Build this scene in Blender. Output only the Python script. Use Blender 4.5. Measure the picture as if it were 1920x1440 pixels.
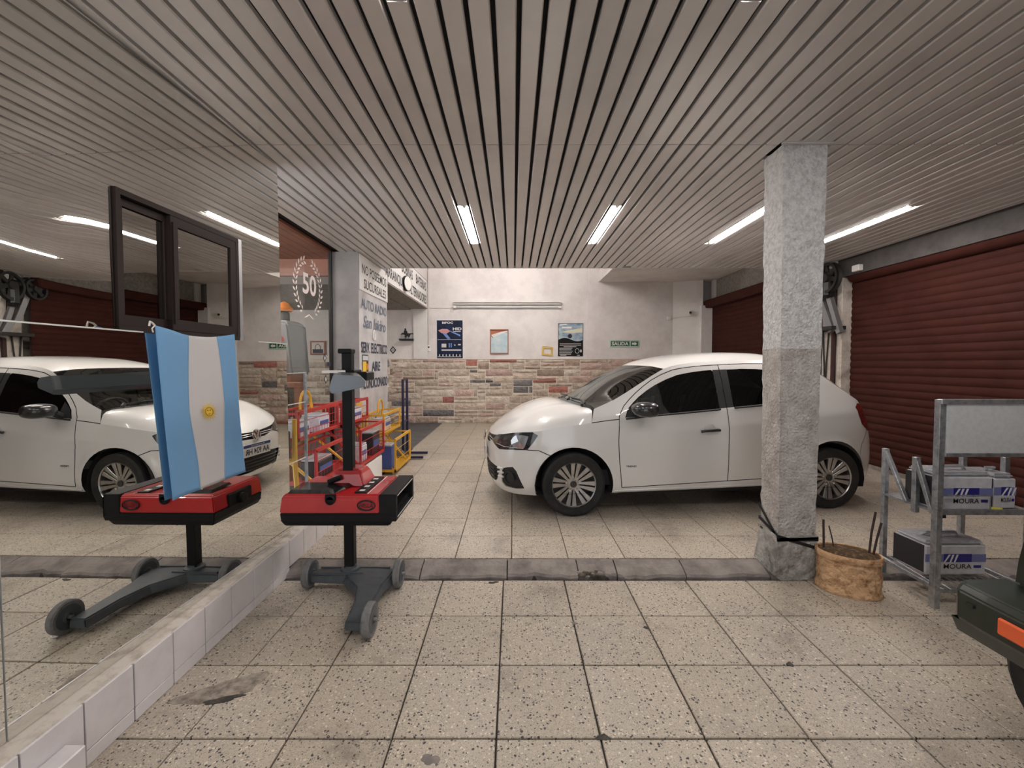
import bpy, bmesh, math, random, bisect
from mathutils import Vector, Matrix, Euler
from mathutils.geometry import delaunay_2d_cdt
random.seed(11)
for o in list(bpy.data.objects): bpy.data.objects.remove(o)
scene = bpy.context.scene
COL = scene.collection
R = math.radians
PI = math.pi

# ------------------------------------------------------------------ camera, world, exposure
cam_d = bpy.data.cameras.new('camera')
cam_d.sensor_fit = 'HORIZONTAL'; cam_d.sensor_width = 36.0
cam_d.lens = 800.0 / 1920.0 * 36.0
cam_d.shift_x = -2.0 / 1920.0; cam_d.shift_y = -13.0 / 1920.0
cam_d.clip_start = 0.05
cam = bpy.data.objects.new('camera', cam_d); COL.objects.link(cam)
cam.location = (0, 0, 1.434); cam.rotation_euler = (R(90 - 1.83), 0, 0)
scene.camera = cam

world = bpy.data.worlds.new('world'); scene.world = world; world.use_nodes = True
_bg = world.node_tree.nodes['Background']
_bg.inputs['Color'].default_value = (0.90, 0.94, 1.0, 1); _bg.inputs['Strength'].default_value = 1.0

vs = scene.view_settings
vs.view_transform = 'Standard'; vs.look = 'None'; vs.gamma = 1.0; vs.use_curve_mapping = False
vs.exposure = 0.92
TUBE_STRENGTH = 88.0
BACK_TUBE_STRENGTH = 100.0
FRONT_TUBE_STRENGTH = 58.0

# ------------------------------------------------------------------ materials
MATS = {}
def _new(name):
    m = bpy.data.materials.new(name); m.use_nodes = True
    nt = m.node_tree; b = nt.nodes['Principled BSDF']
    MATS[name] = m
    return m, nt, b
def C4(c): return (c[0], c[1], c[2], 1.0)
def mat(name, col, rough=.6, metal=0., spec=.5, var=None, bump=None, coat=0., rvar=None, emit=None, objrand=0.):
    """var=(scale, other colour, contrast lo, hi); bump=(scale, strength, distance)"""
    if name in MATS: return MATS[name]
    m, nt, b = _new(name)
    b.inputs['Base Color'].default_value = C4(col)
    b.inputs['Roughness'].default_value = rough
    b.inputs['Metallic'].default_value = metal
    b.inputs['Specular IOR Level'].default_value = spec
    b.inputs['Coat Weight'].default_value = coat
    b.inputs['Coat Roughness'].default_value = .04
    geo = nt.nodes.new('ShaderNodeNewGeometry')
    last = None
    if var:
        n = nt.nodes.new('ShaderNodeTexNoise'); n.inputs['Scale'].default_value = var[0]; n.inputs['Detail'].default_value = 6
        n.inputs['Roughness'].default_value = .65
        nt.links.new(geo.outputs['Position'], n.inputs['Vector'])
        r = nt.nodes.new('ShaderNodeMapRange'); r.inputs['From Min'].default_value = var[2]; r.inputs['From Max'].default_value = var[3]
        nt.links.new(n.outputs['Fac'], r.inputs['Value'])
        mx = nt.nodes.new('ShaderNodeMix'); mx.data_type = 'RGBA'
        mx.inputs['A'].default_value = C4(col); mx.inputs['B'].default_value = C4(var[1])
        nt.links.new(r.outputs['Result'], mx.inputs['Factor'])
        last = mx.outputs['Result']
    if objrand:
        oi = nt.nodes.new('ShaderNodeObjectInfo')
        hv = nt.nodes.new('ShaderNodeHueSaturation')
        mr = nt.nodes.new('ShaderNodeMapRange'); mr.inputs['To Min'].default_value = 1 - objrand; mr.inputs['To Max'].default_value = 1 + objrand
        nt.links.new(oi.outputs['Random'], mr.inputs['Value']); nt.links.new(mr.outputs['Result'], hv.inputs['Value'])
        if last: nt.links.new(last, hv.inputs['Color'])
        else: hv.inputs['Color'].default_value = C4(col)
        last = hv.outputs['Color']
    if last: nt.links.new(last, b.inputs['Base Color'])
    if bump:
        n = nt.nodes.new('ShaderNodeTexNoise'); n.inputs['Scale'].default_value = bump[0]; n.inputs['Detail'].default_value = 5
        nt.links.new(geo.outputs['Position'], n.inputs['Vector'])
        bp = nt.nodes.new('ShaderNodeBump'); bp.inputs['Strength'].default_value = bump[1]; bp.inputs['Distance'].default_value = bump[2]
        nt.links.new(n.outputs['Fac'], bp.inputs['Height']); nt.links.new(bp.outputs['Normal'], b.inputs['Normal'])
    if emit:
        b.inputs['Emission Color'].default_value = C4(emit[0]); b.inputs['Emission Strength'].default_value = emit[1]
    return m

def glass_mat(name, tint, alpha, rough=.02, ior=1.5):
    """thin pane: fresnel gloss over tinted transparency"""
    m = bpy.data.materials.new(name); m.use_nodes = True; nt = m.node_tree
    nt.nodes.clear()
    out = nt.nodes.new('ShaderNodeOutputMaterial')
    tr = nt.nodes.new('ShaderNodeBsdfTransparent'); tr.inputs['Color'].default_value = C4(tint)
    df_ = nt.nodes.new('ShaderNodeBsdfDiffuse'); df_.inputs['Color'].default_value = (.012, .013, .013, 1)
    gl = nt.nodes.new('ShaderNodeBsdfGlossy'); gl.inputs['Roughness'].default_value = rough
    fr = nt.nodes.new('ShaderNodeFresnel'); fr.inputs['IOR'].default_value = ior
    mx0 = nt.nodes.new('ShaderNodeMixShader'); mx0.inputs[0].default_value = 1 - alpha
    nt.links.new(df_.outputs[0], mx0.inputs[1]); nt.links.new(tr.outputs[0], mx0.inputs[2])
    mx = nt.nodes.new('ShaderNodeMixShader')
    gm = nt.nodes.new('ShaderNodeNewGeometry'); iv = nt.nodes.new('ShaderNodeMath'); iv.operation = 'SUBTRACT'; iv.inputs[0].default_value = 1.0
    mu = nt.nodes.new('ShaderNodeMath'); mu.operation = 'MULTIPLY'
    nt.links.new(gm.outputs['Backfacing'], iv.inputs[1]); nt.links.new(iv.outputs[0], mu.inputs[0]); nt.links.new(fr.outputs[0], mu.inputs[1])
    nt.links.new(mu.outputs[0], mx.inputs[0]); nt.links.new(mx0.outputs[0], mx.inputs[1]); nt.links.new(gl.outputs[0], mx.inputs[2])
    nt.links.new(mx.outputs[0], out.inputs[0])
    MATS[name] = m
    return m

def terrazzo(name, base, warm, stain, grout=None):
    m, nt, b = _new(name)
    L = nt.links.new
    geo = nt.nodes.new('ShaderNodeNewGeometry')
    nd = nt.nodes.new('ShaderNodeTexNoise'); nd.inputs['Scale'].default_value = 90; nd.inputs['Detail'].default_value = 3; L(geo.outputs['Position'], nd.inputs['Vector'])
    vm = nt.nodes.new('ShaderNodeVectorMath'); vm.operation = 'MULTIPLY_ADD'; L(nd.outputs['Color'], vm.inputs[0]); vm.inputs[1].default_value = (.014, .014, .014); L(geo.outputs['Position'], vm.inputs[2])
    pos = vm.outputs[0]
    def vor(scale, off):
        mp = nt.nodes.new('ShaderNodeMapping'); mp.inputs['Location'].default_value = (off, off * .7, 0); L(pos, mp.inputs['Vector'])
        v = nt.nodes.new('ShaderNodeTexVoronoi'); v.inputs['Scale'].default_value = scale; L(mp.outputs[0], v.inputs['Vector'])
        sep = nt.nodes.new('ShaderNodeSeparateColor'); L(v.outputs['Color'], sep.inputs[0])
        return v.outputs['Distance'], sep.outputs[0], sep.outputs[1]
    def math_(op, a, bb, clamp=False):
        n = nt.nodes.new('ShaderNodeMath'); n.operation = op; n.use_clamp = clamp
        for i, q in enumerate((a, bb)):
            if isinstance(q, (int, float)): n.inputs[i].default_value = q
            else: L(q, n.inputs[i])
        return n.outputs[0]
    def mix(f, a, bb):
        n = nt.nodes.new('ShaderNodeMix'); n.data_type = 'RGBA'
        L(f, n.inputs['Factor'])
        for k, q in (('A', a), ('B', bb)):
            if isinstance(q, tuple): n.inputs[k].default_value = C4(q)
            else: L(q, n.inputs[k])
        return n.outputs['Result']
    n1 = nt.nodes.new('ShaderNodeTexNoise'); n1.inputs['Scale'].default_value = 1.7; n1.inputs['Detail'].default_value = 5; L(pos, n1.inputs['Vector'])
    r1 = nt.nodes.new('ShaderNodeMapRange'); r1.inputs['From Min'].default_value = .35; r1.inputs['From Max'].default_value = .7; L(n1.outputs['Fac'], r1.inputs['Value'])
    c = mix(r1.outputs[0], base, warm)
    d0, ra0, rb0 = vor(150., 7.3)                      # fine speckle of pale marble dust
    c = mix(math_('MULTIPLY', math_('LESS_THAN', d0, .45), math_('GREATER_THAN', ra0, .55)), c, tuple(min(1, x * 1.22) for x in base))
    d1, ra, rb = vor(78., 0.)
    dark = math_('MULTIPLY', math_('LESS_THAN', d1, math_('ADD', .22, math_('MULTIPLY', rb, .22))), math_('LESS_THAN', ra, .36))
    c = mix(dark, c, (.045, .042, .045))
    d2, rc, rd = vor(66., 3.1)
    white = math_('MULTIPLY', math_('LESS_THAN', d2, math_('ADD', .18, math_('MULTIPLY', rd, .2))), math_('LESS_THAN', rc, .42))
    c = mix(white, c, (.70, .63, .52))
    d3, re, rf = vor(240., 1.7)                        # dark crumbs between the chips
    c = mix(math_('MULTIPLY', math_('LESS_THAN', d3, .5), math_('LESS_THAN', re, .30)), c, tuple(x * .62 for x in base))
    n2 = nt.nodes.new('ShaderNodeTexNoise'); n2.inputs['Scale'].default_value = 2.6; n2.inputs['Detail'].default_value = 8; n2.inputs['Roughness'].default_value = .7
    mp = nt.nodes.new('ShaderNodeMapping'); mp.inputs['Location'].default_value = (4.2, 1.3, 0); L(pos, mp.inputs['Vector']); L(mp.outputs[0], n2.inputs['Vector'])
    r2 = nt.nodes.new('ShaderNodeMapRange'); r2.inputs['From Min'].default_value = .54; r2.inputs['From Max'].default_value = .78; r2.inputs['To Max'].default_value = .8; L(n2.outputs['Fac'], r2.inputs['Value'])
    c = mix(r2.outputs[0], c, stain)
    oi = nt.nodes.new('ShaderNodeObjectInfo'); hv = nt.nodes.new('ShaderNodeHueSaturation')
    mr = nt.nodes.new('ShaderNodeMapRange'); mr.inputs['To Min'].default_value = .9; mr.inputs['To Max'].default_value = 1.08
    L(oi.outputs['Random'], mr.inputs['Value']); L(mr.outputs[0], hv.inputs['Value']); L(c, hv.inputs['Color'])
    c = hv.outputs[0]
    if grout:                                           # far rows: joints only as colour
        br = nt.nodes.new('ShaderNodeTexBrick'); br.offset = 0
        br.inputs['Scale'].default_value = 1; br.inputs['Mortar Size'].default_value = .004
        br.inputs['Brick Width'].default_value = grout[0]; br.inputs['Row Height'].default_value = grout[1]
        mp = nt.nodes.new('ShaderNodeMapping'); mp.inputs['Location'].default_value = (grout[2], grout[3], 0); L(pos, mp.inputs['Vector']); L(mp.outputs[0], br.inputs['Vector'])
        c = mix(br.outputs['Fac'], c, (.10, .085, .07))
    L(c, b.inputs['Base Color'])
    b.inputs['Roughness'].default_value = .42
    b.inputs['Specular IOR Level'].default_value = .4
    return m

# ------------------------------------------------------------------ mesh builder
def wmat(o):
    M = Matrix.Identity(4)
    while o is not None:
        M = Matrix.LocRotScale(o.location, o.rotation_euler, o.scale) @ M
        o = o.parent
    return M
class MB:
    def __init__(s): s.v = []; s.f = []; s.mi = []; s.cur = 0
    def add(s, vs_, fs):
        k = len(s.v); s.v += [Vector(p) for p in vs_]
        for f in fs: s.f.append([i + k for i in f]); s.mi.append(s.cur)
        return s
    def box(s, x0, x1, y0, y1, z0, z1, M=None):
        P = [Vector((x, y, z)) for z in (z0, z1) for y in (y0, y1) for x in (x0, x1)]
        if M is not None: P = [M @ p for p in P]
        return s.add(P, [(0, 2, 3, 1), (4, 5, 7, 6), (0, 1, 5, 4), (2, 6, 7, 3), (0, 4, 6, 2), (1, 3, 7, 5)])
    def frustum(s, x0, x1, y0, y1, z0, z1, dx, dy):
        P = [(x0, y0, z0), (x1, y0, z0), (x1, y1, z0), (x0, y1, z0), (x0 + dx, y0 + dy, z1), (x1 - dx, y0 + dy, z1), (x1 - dx, y1 - dy, z1), (x0 + dx, y1 - dy, z1)]
        return s.add(P, [(3, 2, 1, 0), (4, 5, 6, 7), (0, 1, 5, 4), (1, 2, 6, 5), (2, 3, 7, 6), (3, 0, 4, 7)])
    def cyl(s, p0, p1, r0, r1=None, n=12, cap=True):
        r1 = r0 if r1 is None else r1
        p0, p1 = Vector(p0), Vector(p1); d = (p1 - p0).normalized()
        a = d.orthogonal().normalized(); b = d.cross(a)
        P = []
        for p, r in ((p0, r0), (p1, r1)):
            for i in range(n):
                t = 2 * PI * i / n; P.append(p + a * (r * math.cos(t)) + b * (r * math.sin(t)))
        F = [(i, (i + 1) % n, n + (i + 1) % n, n + i) for i in range(n)]
        if cap: F += [tuple(range(n))[::-1], tuple(range(n, 2 * n))]
        return s.add(P, F)
    def tube(s, path, r, n=8, closed=False):
        path = [Vector(p) for p in path]; m = len(path); P = []; F = []
        up = None
        for i, p in enumerate(path):
            if closed: d = path[(i + 1) % m] - path[i - 1]
            else: d = path[min(i + 1, m - 1)] - path[max(i - 1, 0)]
            d.normalize()
            if up is None: up = d.orthogonal().normalized()
            a = (up - d * up.dot(d)); a = a.normalized() if a.length > 1e-6 else d.orthogonal().normalized(); up = a
            b = d.cross(a)
            for k in range(n):
                t = 2 * PI * k / n; P.append(p + a * (r * math.cos(t)) + b * (r * math.sin(t)))
        for i in range(m if closed else m - 1):
            j = (i + 1) % m
            for k in range(n):
                F.append((i * n + k, i * n + (k + 1) % n, j * n + (k + 1) % n, j * n + k))
        if not closed: F += [tuple(range(n))[::-1], tuple(range((m - 1) * n, m * n))]
        return s.add(P, F)
    def lathe(s, prof, org, axis, n=24, close=False):
        """prof = [(radius, along)]"""
        d = Vector(axis).normalized(); a = d.orthogonal().normalized(); b = d.cross(a); o = Vector(org)
        P = []; m = len(prof)
        for r, h in prof:
            for k in range(n):
                t = 2 * PI * k / n; P.append(o + d * h + a * (r * math.cos(t)) + b * (r * math.sin(t)))
        F = []
        for i in range(m - 1 if not close else m):
            j = (i + 1) % m
            for k in range(n): F.append((i * n + k, i * n + (k + 1) % n, j * n + (k + 1) % n, j * n + k))
        if not close: F += [tuple(range(n))[::-1], tuple(range((m - 1) * n, m * n))]
        return s.add(P, F)
    def prism(s, poly, f0, f1):
        """poly of 2-D points; f0/f1 map a 2-D point to the two end faces"""
        n = len(poly); P = [f0(*p) for p in poly] + [f1(*p) for p in poly]
        return s.add(P, [tuple(range(n))[::-1], tuple(range(n, 2 * n))] + [(i, (i + 1) % n, n + (i + 1) % n, n + i) for i in range(n)])
    def grid(s, fn, nu, nv, both=False):
        P = [fn(i / nu, j / nv) for j in range(nv + 1) for i in range(nu + 1)]
        w = nu + 1
        F = [(j * w + i, j * w + i + 1, (j + 1) * w + i + 1, (j + 1) * w + i) for j in range(nv) for i in range(nu)]
        return s.add(P, F)
    def ball(s, c, r, n=12, m=8, sc=(1, 1, 1)):
        P = []; F = []
        for j in range(m + 1):
            ph = PI * j / m
            for i in range(n):
                t = 2 * PI * i / n
                P.append((c[0] + r * sc[0] * math.sin(ph) * math.cos(t), c[1] + r * sc[1] * math.sin(ph) * math.sin(t), c[2] + r * sc[2] * math.cos(ph)))
        for j in range(m):
            for i in range(n): F.append((j * n + i, (j + 1) * n + i, (j + 1) * n + (i + 1) % n, j * n + (i + 1) % n))
        return s.add(P, F)
    def mesh(s, name, mats, Minv=None, smooth=False, bevel=0., angle=35, bseg=1):
        me = bpy.data.meshes.new(name)
        V = [Minv @ p for p in s.v] if Minv is not None else s.v
        me.from_pydata([tuple(p) for p in V], [], s.f)
        if not isinstance(mats, (list, tuple)): mats = [mats]
        for q in mats: me.materials.append(MATS[q] if isinstance(q, str) else q)
        me.polygons.foreach_set('material_index', s.mi)
        bm = bmesh.new(); bm.from_mesh(me)
        bmesh.ops.remove_doubles(bm, verts=bm.verts, dist=1e-5)
        bmesh.ops.recalc_face_normals(bm, faces=bm.faces)
        if bevel:
            ed = [e for e in bm.edges if len(e.link_faces) == 2 and e.calc_face_angle(0) > R(angle)]
            bmesh.ops.bevel(bm, geom=ed, offset=bevel, segments=bseg, affect='EDGES', clamp_overlap=True)
        bm.to_mesh(me); bm.free()
        if smooth:
            for p in me.polygons: p.use_smooth = True
            me.set_sharp_from_angle(angle=R(smooth if smooth is not True else 40))
        me.update()
        return me
    def build(s, name, mats, parent=None, world=True, **kw):
        Minv = wmat(parent).inverted() if (parent is not None and world) else None
        me = s.mesh(name, mats, Minv, **kw)
        return link(name, me, parent)
def link(name, me, parent=None):
    o = bpy.data.objects.new(name, me); COL.objects.link(o)
    if parent is not None: o.parent = parent
    return o
def tag(o, label=None, cat=None, group=None, kind=None):
    if label: o['label'] = label
    if cat: o['category'] = cat
    if group: o['group'] = group
    if kind: o['kind'] = kind
    return o
def thing(name, label, cat, loc, rz=0., group=None):
    o = bpy.data.objects.new(name, None); COL.objects.link(o)
    o.location = loc; o.rotation_euler = (0, 0, rz); o.empty_display_size = .1
    return tag(o, label, cat, group)
def struct(o): o['kind'] = 'structure'; return o

_fonts = {}
def text(body, name, parent, mtl, org, ux, uy, height, width=None, depth=.002, bold=0., shear=0., align='CENTER', label=None):
    """flat lettering: org = middle of the line, ux / uy = directions of reading and of up (world)"""
    c = bpy.data.curves.new('lettering', 'FONT'); c.body = body; c.size = 1; c.extrude = 0; c.offset = bold; c.shear = shear
    c.align_x = 'CENTER'; c.align_y = 'CENTER'; c.resolution_u = 3
    o = bpy.data.objects.new('tmp_text', c); COL.objects.link(o)
    bpy.context.view_layer.update()
    me = bpy.data.meshes.new_from_object(o.evaluated_get(bpy.context.evaluated_depsgraph_get()))
    bpy.data.objects.remove(o); bpy.data.curves.remove(c)
    xs = [v.co.x for v in me.vertices]; ys = [v.co.y for v in me.vertices]
    cx, cy = (min(xs) + max(xs)) / 2, (min(ys) + max(ys)) / 2
    sy = height / (max(ys) - min(ys)); sx = sy if width is None else width / (max(xs) - min(xs))
    ux, uy = Vector(ux).normalized(), Vector(uy).normalized(); n = ux.cross(uy)
    Mi = wmat(parent).inverted() if parent is not None else Matrix.Identity(4)
    org = Vector(org)
    for v in me.vertices:
        v.co = Mi @ (org + ux * ((v.co.x - cx) * sx) + uy * ((v.co.y - cy) * sy) + n * depth)
    me.materials.clear(); me.materials.append(MATS[mtl]); me.update()
    t = link(name, me, parent)
    if label: t['label'] = label
    return t
# ------------------------------------------------------------------ materials of the room
terrazzo('terrazzo_tile', (.45, .40, .335), (.51, .44, .345), (.15, .12, .10))
terrazzo('terrazzo_far', (.46, .41, .335), (.53, .45, .34), (.22, .18, .14), grout=(.4, .388, .41, .033))
mat('grout', (.055, .045, .04), .95)
mat('kerb_concrete', (.27, .24, .22), .85, var=(6, (.12, .10, .095), .4, .7), bump=(40, .4, .01))
mat('rubble', (.16, .13, .09), .95, var=(25, (.05, .04, .03), .35, .65), bump=(60, .8, .02))
mat('asphalt_floor', (.075, .072, .072), .75, var=(5, (.12, .115, .11), .4, .7))
mat('white_tile', (.72, .69, .70), .25, var=(9, (.64, .61, .62), .45, .75))
mat('tile_joint', (.06, .05, .05), .9)
mat('ledge_plaster', (.62, .57, .51), .85, var=(14, (.36, .31, .26), .45, .7))
mat('plaster_white', (.80, .755, .735), .85, var=(2.2, (.66, .61, .60), .42, .72), bump=(30, .35, .012))
mat('plaster_clean', (.80, .77, .75), .8, var=(3, (.72, .68, .66), .45, .7))
mat('plaster_grey', (.30, .29, .29), .8, var=(3, (.22, .21, .215), .4, .7))
mat('painted_sign_wall', (.56, .54, .545), .7, var=(4, (.40, .39, .40), .42, .72))
mat('lintel_concrete', (.34, .32, .29), .9, var=(16, (.22, .20, .18), .4, .65), bump=(35, .5, .02))
mat('mortar', (.80, .72, .62), .9, bump=(50, .3, .01))
STONES = ['stone_tan', 'stone_pale', 'stone_pink', 'stone_brown', 'stone_red', 'stone_grey']
mat('stone_tan', (.64, .54, .445), .85, var=(9, (.44, .35, .28), .4, .66), bump=(16, .9, .05), objrand=.16)
mat('stone_pale', (.74, .65, .56), .85, var=(9, (.55, .46, .38), .4, .66), bump=(16, .9, .05), objrand=.12)
mat('stone_pink', (.62, .46, .40), .85, var=(9, (.47, .33, .28), .4, .66), bump=(16, .9, .05), objrand=.16)
mat('stone_brown', (.47, .36, .29), .85, var=(9, (.33, .24, .19), .4, .66), bump=(16, .9, .05), objrand=.2)
mat('stone_red', (.46, .19, .155), .85, var=(9, (.30, .12, .10), .4, .66), bump=(16, .9, .05), objrand=.2)
mat('stone_grey', (.155, .145, .15), .85, var=(14, (.27, .255, .25), .4, .7), bump=(16, .9, .05), objrand=.25)
mat('slat_paint', (.68, .64, .615), .32, .12, var=(1.6, (.59, .555, .535), .4, .7), objrand=.05)
mat('fascia_dark', (.085, .075, .072), .8, var=(5, (.05, .045, .043), .4, .7))
mat('ceiling_void', (.012, .010, .010), .95)
mat('shutter_brown', (.052, .0135, .0095), .75, 0., .15, var=(5, (.038, .010, .0075), .4, .7), objrand=.07)
mat('shutter_joint', (.035, .012, .010), .8)
mat('wood_brown', (.36, .13, .075), .5, var=(4, (.25, .09, .05), .4, .7))
mat('column_render', (.76, .75, .745), .9, var=(30, (.52, .51, .50), .42, .66), bump=(55, .9, .03))
mat('column_dirty', (.60, .565, .54), .9, var=(9, (.36, .32, .295), .4, .68), bump=(55, .9, .03))
mat('pillar_dirty', (.58, .52, .46), .9, var=(5, (.30, .25, .21), .45, .7), bump=(40, .5, .02))
mat('black_plastic', (.012, .012, .013), .45)
mat('dark_iron', (.03, .028, .027), .6, .4)
mat('grey_steel', (.30, .30, .31), .45, .7)
mat('galvanised', (.50, .515, .535), .42, .75, var=(25, (.27, .285, .31), .4, .65))
mat('galvanised_flat', (.66, .68, .69), .5, .1, var=(40, (.58, .60, .61), .4, .65))
mat('cable_white', (.68, .64, .60), .6)
mat('window_brown', (.024, .016, .014), .6, 0., .15)
mat('window_dark', (.008, .006, .006), .5)

def mirror_mat(name, col, rough=0.):
    m = bpy.data.materials.new(name); m.use_nodes = True; nt = m.node_tree; nt.nodes.clear()
    out = nt.nodes.new('ShaderNodeOutputMaterial'); g = nt.nodes.new('ShaderNodeBsdfGlossy')
    g.inputs['Color'].default_value = C4(col); g.inputs['Roughness'].default_value = rough
    nt.links.new(g.outputs[0], out.inputs[0]); MATS[name] = m
mirror_mat('mirror_silver', (.80, .80, .77))
mirror_mat('window_reflective', (.50, .49, .46))
mat('mirror_edge', (.62, .63, .62), .3)

# ------------------------------------------------------------------ floors
fl = MB().box(-1.75, 6.2, -2.6, 2.80, -.10, -.012).build('floor', 'grout'); struct(fl)
tl_me = MB().box(-.1965, .1965, -.195, .195, -.03, 0).mesh('tile', 'terrazzo_tile', bevel=.003)
xl0, yl0 = -.464, 2.779
for j in range(0, 10):
    y1 = yl0 - .397 * j
    for i in range(-3, 14):
        x0 = xl0 + .4 * i
        if x0 + .4 < -1.5 or x0 > 4.4: continue
        if j > 6 or y1 < 0: continue
        if j == 0 and x0 > 4: continue
        xa, xb = max(x0, -1.52), x0 + .4
        o = link('tile', tl_me, fl)
        o.location = ((xa + xb) / 2, y1 - .1985, random.uniform(-.0008, .0008)); o.scale = ((xb - xa) / .4, 1, 1)
        o.rotation_euler = (random.uniform(-.002, .002), random.uniform(-.002, .002), random.uniform(-.003, .003))
rest = MB().box(-1.52, 6.2, -2.6, .001, -.03, -.001).box(3.936, 6.2, .001, 2.79, -.03, -.001).build('tiled_surface', 'terrazzo_far', fl)

ff = MB().box(-1.63, 4.9, 2.955, 9.95, -.10, .047).build('floor_raised', 'grout'); struct(ff)
tl2 = MB().box(-.1975, .1975, -.1915, .1915, -.03, 0).mesh('tile', 'terrazzo_tile', bevel=.0025)
ROW = .3875; yb = 2.970
for j in range(10):
    ya = yb + ROW * j
    for i in range(-4, 13):
        x0 = -.41 + .4 * i
        xa, xb = max(x0, -1.63), min(x0 + .4, 4.68)
        if xb - xa < .03: continue
        o = link('tile', tl2, ff)
        o.location = ((xa + xb) / 2, ya + ROW / 2, .06 + random.uniform(-.0006, .0006)); o.scale = ((xb - xa) / .4, 1, 1)
        o.rotation_euler = (random.uniform(-.0015, .0015), random.uniform(-.0015, .0015), random.uniform(-.002, .002))
MB().box(-1.63, 4.9, yb + ROW * 10 + .003, 9.95, .02, .06).build('tiled_surface', 'terrazzo_far', ff)
fa = MB().box(-7.2, -1.632, 3.6, 9.95, -.10, .058).build('floor_annex', 'asphalt_floor'); struct(fa)

# worn concrete kerb between the two floor levels
kb = MB().box(-1.55, 4.9, 2.83, 2.975, -.08, .0).build('trim_1', 'rubble'); struct(kb)
random.seed(5)
joints = [-1.53, -.62, -.04, .44, .70, 1.16, 1.72, 2.35, 3.1, 3.9, 4.68]
for a, b_ in zip(joints, joints[1:]):
    g = MB(); n = max(4, int((b_ - a) / .055)); P = []; F = []
    broken = .43 < a < .72
    for i in range(n + 1):
        x = a + .004 + (b_ - a - .008) * i / n
        jit = random.uniform(-.014, .012) + (.05 * math.sin(PI * min(1, max(0, (x - .42) / .34))) if .4 < x < .78 else 0)
        yf = 2.800 + jit + .012 * math.sin(5.1 * x + 1) + .008 * math.sin(13 * x); zt = .060 + random.uniform(-.002, .002)
        prof = [(yf + .008, -.05), (yf, .006), (yf + .012, .021 + random.uniform(-.003, .003)), (yf + .085, .045), (2.955 + random.uniform(-.004, .004), zt), (2.966, -.05)]
        for y, z in prof: P.append((x, y, z))
    m = 6
    for i in range(n):
        for k in range(m): F.append((i * m + k, i * m + (k + 1) % m, (i + 1) * m + (k + 1) % m, (i + 1) * m + k))
    F += [tuple(range(m)), tuple(range(n * m, n * m + m))[::-1]]
    g.add(P, F).build('kerb_stone', 'kerb_concrete', kb)
for k in range(16):                                   # rubble in the broken piece
    x = random.uniform(.43, .76); y = random.uniform(2.80, 2.86); r = random.uniform(.008, .022)
    MB().ball((x, y, .012 + random.random() * .02), r, 6, 4, (1.5, 1, .7)).build('rubble_chip', ['rubble', 'kerb_concrete'][k % 2], kb)

# tiled plinth under the mirrors
pl = MB().box(-1.79, -1.522, -.6, 3.75, -.02, .222).build('trim_2', 'tile_joint'); struct(pl)
MB().box(-1.79, -1.523, -.6, 3.75, .222, .238).build('plinth_ledge', 'ledge_plaster', pl, bevel=.005)
t_up = MB().box(-.010, 0, -.0955, .0955, 0, .178).mesh('tile', 'white_tile', bevel=.0015)
t_lo = MB().box(-.010, 0, -.0955, .0955, 0, .053).mesh('tile', 'white_tile', bevel=.0015)
for k in range(-10, 12):
    y = 1.467 + .197 * k + .0985
    z = .06 if y < 2.95 else .062
    o = link('tile', t_up, pl); o.location = (-1.512 + random.uniform(-.0008, .0008), y, .058)
    if y < 2.8: o = link('tile', t_lo, pl); o.location = (-1.512 + random.uniform(-.0008, .0008), y, .0015)
wb = MB().box(-1.51, -1.44, .9, 1.40, 0, .15).build('tiled_step', 'white_tile', bevel=.004)
tag(wb, 'low white tiled block against the foot of the plinth', 'step')

# ------------------------------------------------------------------ left wall with mirrors
wl = MB().box(-1.95, -1.80, -2.6, 2.95, 0, 2.875).build('wall_left', 'ceiling_void'); struct(wl)
# the mirrors are not quite square to the room: lower row in front, upper row set back, both leaning a little
def mlo(y, z): return -1.572 + .0225 * (y - 2.70) - .0050 * (z - 1.565)
def mup(y, z): return -1.670 + .0340 * (y - 2.70) - .0082 * (z - 1.565)
def mxy(y): return mlo(y, 1.2)
def mirror(name, label, y0, y1, z0, z1, base, wavy=0.):
    g = MB()
    def fx(y, z):
        w = wavy * (math.sin(9 * (y - .3) + 2.2 * z) + .6 * math.sin(15 * z + 4 * y)) if wavy else 0
        return base(y, z) + w
    n = 14
    g.cur = 0; g.grid(lambda u, v: (fx(y0 + (y1 - y0) * u, z0 + (z1 - z0) * v), y0 + (y1 - y0) * u, z0 + (z1 - z0) * v), n, n)
    g.cur = 1
    ring = [(y0 + (y1 - y0) * i / n, z0) for i in range(n)] + [(y1, z0 + (z1 - z0) * i / n) for i in range(n)] + [(y1 - (y1 - y0) * i / n, z1) for i in range(n)] + [(y0, z1 - (z1 - z0) * i / n) for i in range(n)]
    P = [(fx(*p), *p) for p in ring] + [(-1.799, *p) for p in ring]; k = len(ring)
    g.add(P, [(i, (i + 1) % k, k + (i + 1) % k, k + i) for i in range(k)])
    o = g.build(name, ['mirror_silver', 'mirror_edge'], smooth=30)
    return tag(o, label, 'mirror')
mirror('wall_mirror', 'large lower mirror panel above the white tiled plinth, reflecting the white car', 1.312, 2.955, .240, 1.566, mlo)
mirror('wall_mirror', 'lower mirror panel nearest the camera, mostly cut off at the left edge', -.5, 1.306, .240, 1.566, mlo)
mirror('wall_mirror', 'wavy mirror panel left of the brown window', .4, 1.830, 1.570, 2.186, mup, .0009)
mirror('wall_mirror', 'narrow mirror panel right of the brown window', 2.640, 3.06, 1.570, 2.186, mup)
mirror('wall_mirror', 'upper mirror strip above the brown window under the ceiling', .4, 3.06, 2.190, 2.826, mup)
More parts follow.
